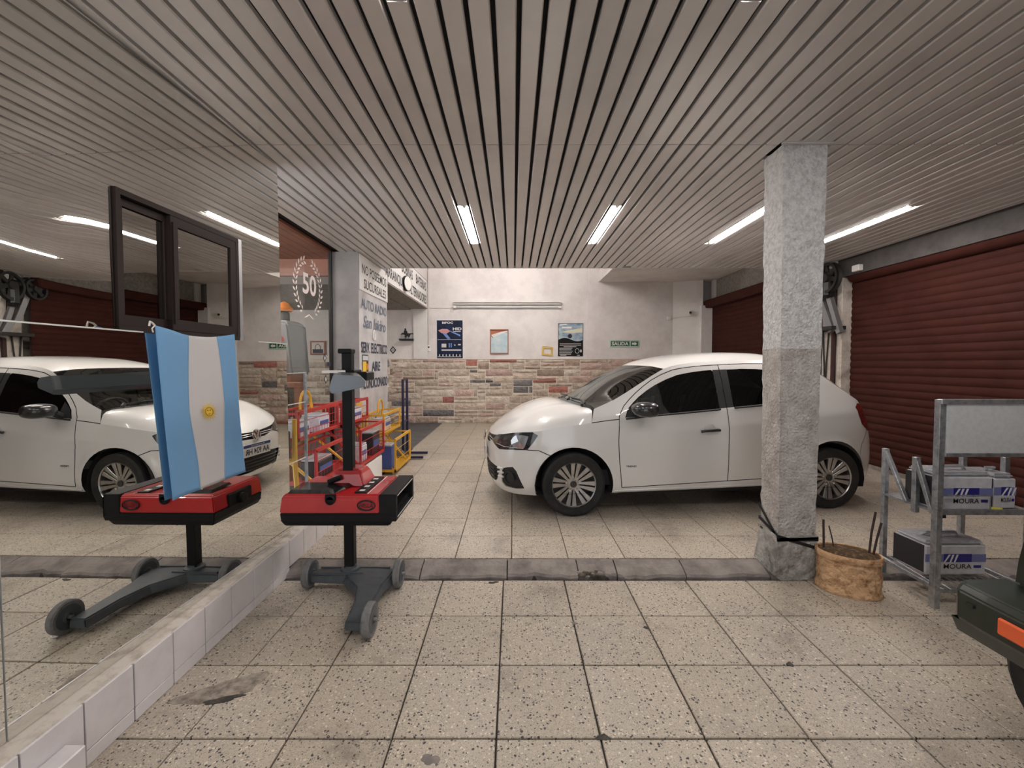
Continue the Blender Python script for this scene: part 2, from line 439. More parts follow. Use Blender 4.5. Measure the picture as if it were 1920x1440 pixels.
for (y0, y1) in ((.2, 1.836), (2.635, 2.955)):
    g = MB().box(0, .010, y0, y1, 1.566, 1.571)
    for p in g.v: p.x += mlo(p.y, 1.565) - .004
    g.build('mirror_bead', 'mirror_edge', wl)

# window let into the mirror wall
def shear(g):
    for p in g.v: p.x += mup(p.y, 1.8)
    return g
def frame_yz(g, x0, x1, y0, y1, z0, z1, w, wb=None):
    wb = wb or w
    g.box(x0, x1, y0, y1, z0, z0 + wb); g.box(x0, x1, y0, y1, z1 - w, z1); g.box(x0, x1, y0, y0 + w, z0 + wb, z1 - w); g.box(x0, x1, y1 - w, y1, z0 + wb, z1 - w)
win = MB(); frame_yz(win, -.04, .014, 1.835, 2.605, 1.573, 2.187, .024)
wo = shear(win).build('window_1', 'window_brown', bevel=.002); struct(wo)
s1 = MB(); frame_yz(s1, -.034, -.014, 1.859, 2.14, 1.597, 2.163, .036, .052); shear(s1).build('window_sash', 'window_brown', wo, bevel=.003)
s2 = MB(); frame_yz(s2, -.012, .012, 2.115, 2.581, 1.597, 2.163, .046, .056); shear(s2).build('window_sash', 'window_brown', wo, bevel=.003)
shear(MB().box(-.028, -.024, 1.893, 2.10, 1.648, 2.128)).build('window_pane', 'window_reflective', wo)
shear(MB().box(-.002, .002, 2.160, 2.536, 1.652, 2.118)).build('window_pane', 'window_reflective', wo)
shear(MB().box(-.06, -.036, 1.84, 2.60, 1.58, 2.18)).build('window_backing', 'window_dark', wo)
shear(MB().box(.010, .020, 2.122, 2.136, 1.63, 2.13)).build('pull_strip', 'window_brown', wo)
shear(MB().box(-.01, .012, 2.607, 2.636, 1.573, 2.187)).build('window_jamb', 'grey_steel', wo)

# unseen street side behind the camera: doorway shaped to keep daylight off the shutters
wf_ = MB().box(-1.95, -1.4, -2.75, -2.6, 0, 2.95).box(1.2, 6.3, -2.75, -2.6, 0, 2.95).box(-1.4, 1.2, -2.75, -2.6, 2.55, 2.95).build('wall_front', 'plaster_clean'); struct(wf_)

# ------------------------------------------------------------------ slatted ceiling
ce = MB().box(-2.29, 4.56, -2.6, 6.335, 2.875, 2.93).build('ceiling', 'ceiling_void'); struct(ce)
PITCH, SW, X0 = .106, .0845, -.028
def slat_mesh(y0, y1):
    g = MB(); h = SW / 2
    prof = [(-h, .030), (-h, .006), (-h + .005, 0), (h - .005, 0), (h, .006), (h, .030)]
    P = [(x, y0, z) for x, z in prof] + [(x, y1, z) for x, z in prof]
    return g.add(P, [(i, i + 1, 7 + i, 6 + i) for i in range(5)] + [(0, 1, 2, 3, 4, 5), (11, 10, 9, 8, 7, 6)]).mesh('slat', 'slat_paint')
near = slat_mesh(-2.6, 2.788); far = slat_mesh(2.794, 6.335); far_a = slat_mesh(2.794, 3.86); far_b = slat_mesh(5.09, 6.335)
far_c = slat_mesh(2.794, 6.21); col_a = slat_mesh(-2.6, 2.77); col_b = slat_mesh(3.0, 6.335)
near_a = slat_mesh(-2.6, .475); near_b = slat_mesh(1.705, 2.788)
LIGHTK = (-4, 9, 22, 34)
for k in range(-21, 43):
    x = X0 + PITCH * k
    if x < -2.29 + .05 or x > 4.53: continue
    lst = [near, far]
    if k in LIGHTK[:3]: lst = [near_a, near_b, far_a, far_b]
    elif k in LIGHTK: lst = [near, far_a, far_b]
    elif 1.70 < x < 2.08: lst = [col_a, col_b]
    elif k in (16, 17, 18): lst = [near, far_c]
    for q in lst:
        o = link('slat', q, ce); o.location = (x, 0, 2.84 + random.uniform(-.0012, .0012)); o.rotation_euler = (0, random.uniform(-.012, .012), 0)
MB().box(-2.29, 4.56, 6.335, 6.345, 2.835, 2.93).build('ceiling_edge_trim', 'slat_paint', ce)
MB().box(1.715, 2.04, 2.755, 2.775, 2.832, 2.86).build('ceiling_edge_trim', 'slat_paint', ce)
MB().box(4.535, 4.69, -2.6, 6.0, 2.62, 2.93).build('ceiling_fascia', 'fascia_dark', ce)

# ------------------------------------------------------------------ lamps in the ceiling
mat('reflector_enamel', (.42, .41, .39), .4)
mat('lamp_white', (.85, .84, .80), .35)
def emis(name, col, st):
    m = bpy.data.materials.new(name); m.use_nodes = True; nt = m.node_tree; nt.nodes.clear()
    out = nt.nodes.new('ShaderNodeOutputMaterial'); e_ = nt.nodes.new('ShaderNodeEmission')
    e_.inputs[0].default_value = C4(col); e_.inputs[1].default_value = st
    nt.links.new(e_.outputs[0], out.inputs[0]); MATS[name] = m
emis('tube_glow', (1.0, .925, .875), TUBE_STRENGTH)
emis('tube_glow_front', (1.0, .94, .90), FRONT_TUBE_STRENGTH)
emis('tube_glow_back', (1.0, .95, .90), BACK_TUBE_STRENGTH)
lab = ['recessed fluorescent ceiling light nearest the mirror wall', 'second recessed fluorescent ceiling light from the mirror wall, above the car hood',
       'recessed fluorescent ceiling light partly hidden by the concrete column', 'recessed fluorescent ceiling light beside the roller shutters, right of the column']
lab2 = ['recessed ceiling light above the camera, on the mirror side', 'recessed ceiling light above the camera, middle of the row', 'recessed ceiling light above the camera, before the column']
for k, lb, y0 in [(k, l, 3.865) for k, l in zip(LIGHTK, lab)] + [(k, l, .48) for k, l in zip(LIGHTK, lab2)]:
    x = X0 + PITCH * k; y1 = y0 + 1.22
    t = thing('ceiling_light', lb, 'light', (x, y0 + .61, 2.84), group='recessed ceiling lights')
    g = MB(); h = .046
    P = [(x - h, y, 2.843) for y in (y0, y1)] + [(x - h * .7, y, 2.868) for y in (y0, y1)] + [(x + h * .7, y, 2.868) for y in (y0, y1)] + [(x + h, y, 2.843) for y in (y0, y1)]
    g.add(P, [(0, 1, 3, 2), (2, 3, 5, 4), (4, 5, 7, 6), (0, 2, 4, 6), (1, 7, 5, 3)]).build('reflector', 'reflector_enamel', t)
    MB().cyl((x + .012, y0 + .035, 2.848), (x + .012, y1 - .045, 2.848), .0135, n=12).build('tube', 'tube_glow' if y0 > 2 else 'tube_glow_front', t, smooth=True)
    MB().cyl((x + .012, y0 + .007, 2.85), (x + .012, y0 + .035, 2.85), .016).build('end_cap', 'lamp_white', t)
    MB().cyl((x + .012, y1 - .045, 2.85), (x + .012, y1 - .010, 2.85), .016).build('end_cap', 'lamp_white', t)

# ------------------------------------------------------------------ back of the hall
BY = 9.81
wbk = MB().box(-7.2, 4.95, BY + .03, BY + .18, 0, 3.95).build('wall_back', 'plaster_white'); struct(wbk)
MB().box(-1.96, 1.70, BY, BY + .04, 1.535, 3.95).build('plaster_panel', 'plaster_white', wbk)
MB().box(1.70, 3.66, BY - .012, BY + .04, 1.535, 3.95).build('plaster_panel', 'plaster_white', wbk)
MB().box(-2.28, -1.96, BY - .03, BY + .04, 1.535, 2.70).build('pilaster', 'plaster_clean', wbk)
MB().box(-7.2, 3.66, BY - .003, BY + .03, .05, 1.535).build('mortar_bed', 'mortar', wbk)
MB().box(-7.2, 3.66, BY - .022, BY + .02, 1.53, 1.545).build('stone_capping', 'mortar', wbk)
# irregular ashlar: every stone a piece of its own
random.seed(21)
UW, UH = .0905, .0775
NX0, NX1 = -31, 40; NZ = 19
occ = set(); stone_cache = {}
def stone_mesh(w, h, mi, var):
    key = (w, h, mi, var)
    if key in stone_cache: return stone_cache[key]
    W, Hh = w * UW - .015, h * UH - .015
    g = MB(); nu, nv = max(3, min(6, w)), 2 + h
    rr = random.Random(hash(key) & 0xffff)
    def fn(u, v):
        e_ = min(u, 1 - u) * W < 1e-6 or min(v, 1 - v) * Hh < 1e-6
        d = -.008 if e_ else -rr.uniform(.014, .046)
        return ((u - .5) * W + (0 if e_ else rr.uniform(-.012, .012)), d, (v - .5) * Hh + (0 if e_ else rr.uniform(-.006, .006)))
    g.grid(fn, nu, nv)
    x0, x1, z0, z1 = -W / 2, W / 2, -Hh / 2, Hh / 2
    P = [(x0, -.006, z0), (x1, -.006, z0), (x1, -.006, z1), (x0, -.006, z1), (x0, .01, z0), (x1, .01, z0), (x1, .01, z1), (x0, .01, z1)]
    g.add(P, [(0, 1, 5, 4), (1, 2, 6, 5), (2, 3, 7, 6), (3, 0, 4, 7)])
    me = g.mesh('stone', STONES[mi], smooth=50)
    stone_cache[key] = me
    return me
small = []
for iz in range(NZ):
    for ix in range(NX0, NX1):
        if (ix, iz) in occ: continue
        h = random.choice([1, 2, 2, 2, 1]); w = random.choice([2, 3, 4, 5, 6, 6, 7, 8]) if h == 1 else random.choice([3, 4, 5, 6, 7, 8, 8])
        h = min(h, NZ - iz)
        ww = 0
        while ww < w and ix + ww < NX1 and all((ix + ww, iz + q) not in occ for q in range(h)): ww += 1
        if NX1 - (ix + ww) < 2: ww = NX1 - ix
        w = ww
        for a in range(w):
            for q in range(h): occ.add((ix + a, iz + q))
        rnd = random.random()
        mi = 0 if rnd < .40 else 1 if rnd < .64 else 2 if rnd < .79 else 3 if rnd < .86 else 4 if rnd < .925 else 5
        cx = (ix + w / 2) * UW; cz = .055 + (iz + h / 2) * UH
        dy = BY if cx < 1.70 else BY - .012
        o = link('stone', stone_mesh(w, h, mi, random.randrange(3)), wbk); o.location = (cx, dy, cz)
# far annex part of the same wall, seen only through the glass
for iz in range(9):
    x = -6.6
    while x < -2.82:
        w = random.choice([3, 4, 5, 6]); h = 2
        o = link('stone', stone_mesh(w, h, random.choice([0, 0, 1, 2, 3]), 0), wbk); o.location = (x + w * UW / 2, BY, .07 + (iz * 2 + 1) * UH + .01); x += w * UW
# slanted white pier between the back wall and the far shutter
pr = MB()
pr.add([(3.65, BY - .01, 0), (4.23, 9.55, 0), (4.23, 9.95, 0), (3.65, 9.95, 0), (3.65, BY - .01, 3.95), (4.23, 9.55, 3.95), (4.23, 9.95, 3.95), (3.65, 9.95, 3.95)],
       [(0, 1, 5, 4), (1, 2, 6, 5), (2, 3, 7, 6), (3, 0, 4, 7), (4, 5, 6, 7), (3, 2, 1, 0)])
struct(pr.build('wall_corner', 'plaster_clean'))
struct(MB().box(-7.2, 6.2, 6.345, 10.0, 3.95, 4.05).build('ceiling_back', 'plaster_white'))
struct(MB().box(1.95, 4.7, 8.2, BY, 3.29, 3.95).build('trim_beam', 'plaster_white'))
struct(MB().box(-2.29, 4.7, 6.25, 6.33, 2.94, 4.0).build('wall_bulkhead', 'plaster_grey'))

# right side: shutters, pier, lintel
wr = MB().box(4.75, 4.95, -2.6, 9.95, 0, 4.0).build('wall_right', 'pillar_dirty'); struct(wr)
MB().box(4.50, 4.75, 6.35, 9.60, 2.83, 3.36).build('lintel', 'lintel_concrete', wr)
MB().box(4.42, 4.75, 6.35, 9.60, 3.36, 3.40).build('lintel_ledge', 'plaster_clean', wr)
MB().box(4.60, 4.75, 6.35, 9.95, 3.40, 4.0).build('upper_wall', 'plaster_white', wr)
MB().box(4.18, 4.42, 9.50, 9.62, .06, 2.72).build('shutter_jamb', 'plaster_clean', wr)
MB().box(4.46, 4.50, 9.50, 9.66, 2.72, 3.40).build('pier_strip', 'plaster_clean', wr)
MB().box(4.55, 4.75, 5.93, 6.30, .0, 2.70).build('pier', 'pillar_dirty', wr, bevel=.01)
MB().box(4.66, 4.76, .2, 5.93, .055, .11).build('sill', 'kerb_concrete', wr)
def slat_curve(y0, y1):
    g = MB(); H_ = .088; n = 6
    pr_ = [(-.012 * math.sin(PI * i / n) ** .8 if 0 < i < n else 0., H_ * i / n) for i in range(n + 1)]
    P = [(x, y0, z) for x, z in pr_] + [(x, y1, z) for x, z in pr_]; m = n + 1
    return g.add(P, [(i, i + 1, m + i + 1, m + i) for i in range(n)]).mesh('slat', 'shutter_brown', smooth=60)
def shutter(name, label, x, y0, y1, z0, n):
    b = MB().box(x + .004, x + .03, y0, y1, z0, z0 + n * .0905 + .1).build(name, 'shutter_joint'); struct(b); b['label'] = label
    me = slat_curve(y0, y1)
    for k in range(n):
        o = link('slat', me, b); o.location = (x, 0, z0 + k * .0905)
    return b
d1 = shutter('door_1', 'wide brown roller shutter behind the battery rack', 4.685, .2, 5.92, .11, 28)
MB().cyl((4.66, .2, 2.63), (4.66, 5.86, 2.63), .10, n=18).build('shutter_roll', 'shutter_brown', d1, smooth=True)
d2 = shutter('door_2', 'brown roller shutter behind the white car', 4.44, 6.32, 9.56, .06, 29)
MB().box(4.26, 4.46, 6.34, 9.60, 2.66, 2.83).build('shutter_hood', 'shutter_brown', d2, bevel=.02)
MB().box(4.22, 4.42, 9.54, 9.62, 2.62, 2.70).cyl((4.24, 9.58, 2.64), (4.40, 9.58, 2.30), .016).build('bracket', 'dark_iron', d2)
# hoist pulleys and pipes on the pier between the shutters
pu = thing('shutter_hoist', 'dark pulley wheels and struts on the pier between the roller shutters', 'hoist', (4.45, 6.1, 1.9))
for (y, z, r) in ((6.36, 2.63, .17), (5.97, 2.62, .21)):
    g = MB().lathe([(r * .82, -.04), (r, -.04), (r * .93, 0), (r, .04), (r * .82, .04)], (4.38, y, z), (1, 0, 0), 24, close=True)
    for a in range(3): g.box(-.012, .012, -r * .85, r * .85, -.03, .03, Matrix.Translation((4.38, y, z)) @ Matrix.Rotation(a * PI / 3 + .3, 4, 'X'))
    g.lathe([(.06, -.06), (.06, .06)], (4.38, y, z), (1, 0, 0), 14).build('pulley', 'dark_iron', pu, smooth=True)
MB().box(-.03, .03, -.045, .045, -.42, .42, Matrix.Translation((4.45, 6.14, 2.26)) @ Matrix.Rotation(R(-26), 4, 'X')).build('strut', 'grey_steel', pu)
MB().box(-.03, .03, -.035, .035, -.40, .40, Matrix.Translation((4.45, 5.97, 2.22)) @ Matrix.Rotation(R(-22), 4, 'X')).build('strut', 'grey_steel', pu)
MB().box(4.36, 4.56, 5.86, 6.30, 1.90, 1.95).build('shelf_bracket', 'dark_iron', pu)
MB().tube([(4.52, 6.03, 2.5), (4.52, 6.03, 1.3), (4.52, 6.04, .8)], .03).build('pipe', 'shutter_joint', pu)
MB().tube([(4.53, 6.26, 1.90), (4.535, 6.22, 1.4), (4.53, 6.20, .9)], .010).build('rope', 'dark_iron', pu)
MB().tube([(4.53, 6.14, 1.90), (4.535, 6.18, 1.4), (4.53, 6.20, .9)], .010).build('rope', 'dark_iron', pu)
MB().box(4.33, 4.5, 5.95, 6.1, 2.35, 2.72).build('motor', 'black_plastic', pu, bevel=.04)
MB().cyl((4.54, 6.08, 1.12), (4.50, 6.08, 1.12), .05).build('valve', 'dark_iron', pu)
ce2 = MB().box(4.47, 4.53, 5.56, 5.68, 2.64, 2.72).build('junction_box', 'plaster_clean', bevel=.006)
tag(ce2, 'small pale junction box under the ceiling edge by the shutter', 'box')

# sign pier, beam and annex on the left
wp = MB().box(-2.285, -1.957, 5.44, 6.65, 0, 2.845).build('wall_pier', 'painted_sign_wall'); struct(wp)
MB().box(-2.285, -1.957, 5.432, 5.441, .05, 2.842).build('pier_front', 'plaster_grey', wp)
MB().box(-2.325, -2.285, 5.40, 5.46, .05, 2.842).build('door_post', 'window_dark', wp)
for k in range(9):
    MB().box(-2.25, -1.95 - random.uniform(-.03, .02), 6.645, 6.70 + random.uniform(0, .05), .3 + k * .135, .3 + k * .135 + .115).build('stone', ['stone_grey', 'stone_tan'][k % 2], wp, bevel=.02)
wbm = MB().box(-2.35, -1.955, 6.65, BY + .03, 2.685, 3.95).build('wall_beam', 'plaster_white'); struct(wbm)
MB().box(-2.34, -1.96, 6.66, BY, 2.680, 2.686).build('beam_soffit', 'lintel_concrete', wbm)
MB().box(-7.2, -2.35, 6.65, BY + .03, 2.66, 2.72).build('annex_soffit', 'lintel_concrete', wbm)
struct(MB().box(-7.3, -7.2, 3.6, 9.95, 0, 4.0).build('wall_annex', 'plaster_white'))
struct(MB().box(-7.2, -2.31, 3.5, 3.6, 0, 2.9).build('wall_annex_front', 'plaster_clean'))
ca = MB().box(-7.2, -2.292, 3.6, 5.8, 2.86, 2.93).build('ceiling_annex', 'shutter_joint'); struct(ca)
for k in range(20):
    x = -2.30 - .12 * k
    MB().box(x - .113, x, 3.6, 5.8, 2.84, 2.862).build('board', 'wood_brown', ca)
MB().box(-7.2, -2.33, 5.8, 5.88, 2.62, 2.93).build('fascia_board', 'wood_brown', ca)
MB().box(-7.2, -2.33, 5.88, 6.66, 2.66, 2.93).build('soffit_board', 'plaster_clean', ca)
# ------------------------------------------------------------------ the white hatchback
PLAN=[(0,-.02),(0,0),(0.008,.16),(.032,.33),(.085,.48),(.17,.60),(.29,.69),(.45,.755),(.76,.805),(1.2,.826),(1.8,.832),(2.5,.828),(3.05,.812),(3.4,.785),(3.63,.735),(3.77,.64),(3.845,.44),(3.872,.18),(3.875,0),(3.875,-.02)]
def _cr(p0,p1,p2,p3,t):
    return tuple(.5*((2*b)+(-a+c)*t+(2*a-5*b+4*c-d)*t*t+(-a+3*b-3*c+d)*t**3) for a,b,c,d in zip(p0,p1,p2,p3))
_pl=[]
for i in range(1,len(PLAN)-2):
    for k in range(24):
        _pl.append(_cr(PLAN[i-1],PLAN[i],PLAN[i+1],PLAN[i+2],k/24))
_pl.append(PLAN[-2])
_S=[0.]
for a,b in zip(_pl,_pl[1:]): _S.append(_S[-1]+math.dist(a,b))
SMAX=_S[-1]
def plan(s):
    s=min(max(s,0),SMAX-1e-6); i=min(bisect.bisect_right(_S,s)-1,len(_S)-2)
    t=(s-_S[i])/(_S[i+1]-_S[i]); a,b=_pl[i],_pl[i+1]
    return a[0]+(b[0]-a[0])*t, a[1]+(b[1]-a[1])*t
def nrm(s):
    a=plan(s-.03) if s>.03 else (plan(.03)[0],-plan(.03)[1]+2*plan(s)[1])
    b=plan(s+.03) if s<SMAX-.03 else (plan(SMAX-.03)[0],-plan(SMAX-.03)[1])
    if s<=.03: a=(plan(.06-0)[0]*0+plan(max(0,.03-s))[0], -plan(max(0,.03-s))[1])
    dx,dy=b[0]-a[0],b[1]-a[1]; l=math.hypot(dx,dy) or 1
    return -dy/l, dx/l
def lerp(tab,z):
    if z<=tab[0][0]: return tab[0][1]
    for (a,va),(b,vb) in zip(tab,tab[1:]):
        if z<=b: 
            t=(z-a)/(b-a); return va+(vb-va)*t
    return tab[-1][1]
DF=[(.14,.09),(.18,.045),(.24,.02),(.32,.012),(.40,.004),(.48,0),(.54,0),(.60,.012),(.66,.035),(.72,.07),(.78,.13),(.84,.22),(1.0,.4)]
DS=[(.16,.07),(.20,.04),(.25,.02),(.32,.008),(.45,.0),(.60,.002),(.72,.004),(.80,.014),(.88,.032),(.95,.055),(1.05,.097),(1.2,.157),(1.32,.21),(1.38,.25),(1.42,.30),(1.46,.37)]
DR=[(.2,.06),(.28,.02),(.45,0),(.62,.005),(.72,.03),(.85,.07),(.95,.12),(1.05,.19),(1.2,.31),(1.35,.45),(1.45,.55)]
def smooth_tab(tab):
    out=[]
    n=140
    for i in range(n+1):
        z=.1+1.45*i/n
        v=sum(lerp(tab,z+d)*w for d,w in ((-.03,.15),(-.015,.2),(0,.3),(.015,.2),(.03,.15)))
        out.append((z,v))
    return out
def mk(tab):
    t=smooth_tab(tab); 
    def f(z):
        u=(z-.1)/1.45*140; u=min(max(u,0),139.999); i=int(u); k=u-i
        return t[i][1]*(1-k)+t[i+1][1]*k
    return f
df,ds,dr=mk(DF),mk(DS),mk(DR)
def Mc(s,z):
    sg=-1 if s>=0 else 1; s=abs(s)
    x,y=plan(s); nx,ny=nrm(s)
    wf=nx*nx if nx<0 else 0; wr=nx*nx if nx>0 else 0; ws=ny*ny
    o=wf*df(z)+ws*ds(z)+wr*dr(z)
    if ws>.5:
        zc=.70+.088*(x-1.17); o-=.007*math.exp(-((z-zc)/.022)**2)*(ws-.5)*2
        # wheel-arch flare
        for ax in (.76,3.232):
            r=math.hypot(x-ax,z-.275); 
            if .25<r<.50: o-=.012*math.exp(-((r-.365)/.03)**2)*min(1,(ws-.5)*3)
    return x-nx*o, sg*(y-ny*o), z
def s_of_x(x):
    lo,hi=0,SMAX
    for _ in range(40):
        m=(lo+hi)/2
        if plan(m)[0]<x: lo=m
        else: hi=m
    return lo
mat('car_white', (.80, .79, .77), .28, coat=1.0, var=(1.5, (.77, .755, .73), .4, .7))
mat('car_gap', (.02, .02, .02), .8)
mat('car_black', (.014, .014, .015), .35)
mat('car_trim', (.02, .02, .022), .55)
mat('car_cabin', (.018, .017, .017), .8)
mat('chrome', (.75, .75, .76), .12, 1.0)
mat('alloy', (.50, .49, .48), .28, .9, var=(20, (.40, .39, .38), .4, .7))
mat('alloy_dark', (.05, .045, .045), .5, .3)
mat('rubber', (.014, .013, .013), .8, var=(12, (.03, .027, .025), .45, .7))
mat('lamp_lens', (.55, .56, .57), .06, .6)
mat('lamp_black', (.025, .025, .028), .12, coat=1.)
mat('tail_red', (.16, .004, .006), .15, coat=1.)
mat('plate_white', (.62, .60, .58), .5)
mat('plate_blue', (.03, .05, .16), .5)
mat('ink_black', (.012, .012, .014), .6)
mat('mirror_cap', (.02, .02, .022), .25, coat=.5)
mat('yellow_paper', (.75, .80, .08), .6)
glass_mat('car_glass_dark', (.05, .05, .048), .25)
glass_mat('car_glass', (.62, .68, .64), .05, ior=1.75)

car = thing('hatchback_car', 'white five-door hatchback car parked sideways behind the concrete column', 'car', (-.280, 4.511, .06), math.atan2(.215, 2.469))

# --- side skin in (s, z): s runs along the plan outline from the nose round to the tail
ARF, ARR = s_of_x(.76), s_of_x(3.232)
top = [(0, .652), (.114, .658), (.30, .672), (.42, .686), (.55, .706), (.69, .735), (.80, .748), (.90, .757), (1.17, .803), (1.30, .824), (1.434, .842), (1.462, .964), (1.56, 1.002), (1.662, 1.045), (1.78, 1.108), (1.902, 1.178), (2.04, 1.256), (2.172, 1.323), (2.25, 1.346), (2.334, 1.364), (2.508, 1.387), (2.65, 1.396), (2.808, 1.404), (3.0, 1.408), (3.234, 1.408), (3.45, 1.392), (3.60, 1.355), (3.75, 1.285), (3.95, 1.145), (4.10, 1.055), (4.25, .990), (4.40, .965), (4.7, .955), (SMAX, .955)]
def arc(c, r, a0, a1, n, zc=.275): return [(c + r * math.cos(R(a0 + (a1 - a0) * i / n)), zc + r * math.sin(R(a0 + (a1 - a0) * i / n))) for i in range(n + 1)]
arF = arc(ARF, .352, 197, -11, 22); arR = arc(ARR, .372, 193, -6, 22)
bottom = [(0, .175), (.25, .165), (.5, .158), (.75, .160), arF[0]] + arF[1:-1] + [arF[-1], (1.66, .208), (2.2, .222), (2.8, .236), (3.2, .243), arR[0]] + arR[1:-1] + [arR[-1], (4.2, .262), (4.5, .27), (SMAX, .28)]
outline = bottom + [p for p in reversed(top)]
P_head = [(.432, .688), (.56, .709), (.69, .733), (.80, .746), (.90, .754), (.950, .728), (.912, .668), (.852, .592), (.702, .581), (.528, .565), (.444, .588), (.32, .618), (.38, .66)]
P_grille = [(0, .648), (.114, .654), (.30, .668), (.42, .681), (.37, .655), (.30, .612), (.18, .585), (0, .578)]
P_fog = [(.560, .385), (.64, .412), (.708, .424), (.744, .389), (.785, .30), (.816, .233), (.732, .219), (.594, .219), (.545, .256), (.545, .32)]
P_low = [(0, .418), (.15, .416), (.35, .404), (.50, .392), (.535, .372), (.49, .30), (.44, .235), (.30, .222), (0, .222)]
P_wf = [(1.742, .886), (1.776, .964), (1.828, 1.015), (1.89, 1.068), (1.97, 1.122), (2.058, 1.172), (2.17, 1.222), (2.292, 1.265), (2.39, 1.283), (2.478, 1.296), (2.57, 1.306), (2.640, 1.312), (2.656, 1.298), (2.648, .958), (2.35, .934), (2.064, .912)]
P_bp = [(2.652, 1.312), (2.656, 1.298), (2.648, .958), (2.785, .970), (2.800, 1.318)]
P_wr = [(2.800, 1.316), (2.95, 1.322), (3.10, 1.320), (3.24, 1.310), (3.36, 1.288), (3.43, 1.262), (3.40, 1.10), (3.36, 1.015), (3.10, .994), (2.785, .970)]
P_tail = [(4.085, .950), (4.15, .985), (4.30, .955), (4.50, .94), (4.50, .76), (4.30, .715), (4.20, .725), (4.12, .79)]
def strip(pts, w=.0075):
    L_, R_ = [], []
    for i, p in enumerate(pts):
        a, b = pts[max(0, i - 1)], pts[min(len(pts) - 1, i + 1)]
        dx, dy = b[0] - a[0], b[1] - a[1]; l = math.hypot(dx, dy) or 1
        L_.append((p[0] - dy / l * w / 2, p[1] + dx / l * w / 2)); R_.append((p[0] + dy / l * w / 2, p[1] - dx / l * w / 2))
    return L_ + R_[::-1]
frame_line = [(1.688, .865), (1.690, .90), (1.74, .987), (1.80, 1.046), (1.866, 1.103), (1.95, 1.165), (2.034, 1.219), (2.14, 1.27), (2.256, 1.312), (2.37, 1.332), (2.49, 1.346), (2.64, 1.356), (2.784, 1.364), (3.0, 1.371), (3.198, 1.371), (3.36, 1.350), (3.49, 1.300), (3.50, 1.15), (3.47, .99)]
P_d1 = [(1.688, .865), (1.675, .679), (1.686, .476), (1.712, .256), (2.2, .277), (2.702, .297), (2.706, .55), (2.716, .96), (2.726, 1.36)] + frame_line[12:0:-1][1:]
P_d2 = [(2.726, 1.36), (2.716, .96), (2.706, .55), (2.702, .297), (3.03, .308), (3.24, .315), (3.36, .36), (3.41, .52), (3.47, .66), (3.48, .80), (3.47, .99), (3.50, 1.15), (3.49, 1.30), (3.36, 1.35), (3.198, 1.371), (3.0, 1.371), (2.784, 1.364)]
S_lines = [frame_line, [(1.688, .865), (1.675, .679), (1.686, .476), (1.712, .256)], [(1.712, .256), (2.2, .277), (2.702, .297), (3.03, .308), (3.24, .315), (3.36, .36), (3.41, .52), (3.47, .66), (3.48, .80), (3.47, .99)],
           [(2.726, 1.36), (2.716, .96), (2.706, .55), (2.702, .297)], [(.852, .592), (.96, .592), (1.062, .552)], [(4.20, .74), (4.10, .60), (4.07, .50)], [(1.434, .842), (1.56, .859), (1.688, .872)]]
STRIPS = [strip(l) for l in S_lines]
PANE_RUB = [strip(P_wf[:1] + P_wf[::-1], .018), strip([(3.36, 1.012), (3.10, .990), (2.785, .966)], .018)]
def inside(p, poly):
    x, y = p; r = False; j = len(poly) - 1
    for i in range(len(poly)):
        xi, yi = poly[i]; xj, yj = poly[j]
        if (yi > y) != (yj > y) and x < (xj - xi) * (y - yi) / (yj - yi) + xi: r = not r
        j = i
    return r
pts, edges = [], []
def add_poly(poly, closed=True):
    k = len(pts); n = len(poly)
    # refine long edges so that curvature is followed
    out = []
    for i in range(n):
        a = poly[i]; b = poly[(i + 1) % n]; out.append(a)
        if i == n - 1 and not closed: break
        d = math.dist(a, b); m_ = int(d / .05)
        for q in range(1, m_ + 1): out.append((a[0] + (b[0] - a[0]) * q / (m_ + 1), a[1] + (b[1] - a[1]) * q / (m_ + 1)))
    for p in out: pts.append(Vector(p))
    for i in range(len(out) - (0 if closed else 1)): edges.append((k + i, k + (i + 1) % len(out)))
REG = [('gap', STRIPS), ('head', [P_head]), ('grille', [P_grille]), ('fog', [P_fog]), ('low', [P_low]), ('wf', [P_wf]), ('bp', [P_bp]), ('wr', [P_wr]), ('tail', [P_tail]), ('d1', [P_d1]), ('d2', [P_d2])]
add_poly(outline)
for _, pp in REG:
    for q in pp: add_poly(q)
ns, nz = int(SMAX / .035), 36
for i in range(1, ns):
    for j in range(1, nz):
        p = (i * SMAX / ns + (.008 if j % 2 else 0), .15 + 1.27 * j / nz)
        if inside(p, outline): pts.append(Vector(p))
V2, E2, F2, _, _, _ = delaunay_2d_cdt(pts, edges, [], 0, 1e-5)
full = [Vector(Mc(v[0], v[1])) for v in V2]
reg_faces = {}
nacc = [Vector() for _ in full]
for f in F2:
    c = (sum(V2[i][0] for i in f) / 3, sum(V2[i][1] for i in f) / 3)
    if not inside(c, outline): continue
    a, b, d = (full[i] for i in f); n = (b - a).cross(d - a)
    for i in f: nacc[i] += n
    for nm, pp in REG:
        if any(inside(c, q) for q in pp): reg_faces.setdefault(nm, []).append(f); break
    else: reg_faces.setdefault('body', []).append(f)
nacc = [n.normalized() if n.length > 1e-12 else Vector((0, -1, 0)) for n in nacc]
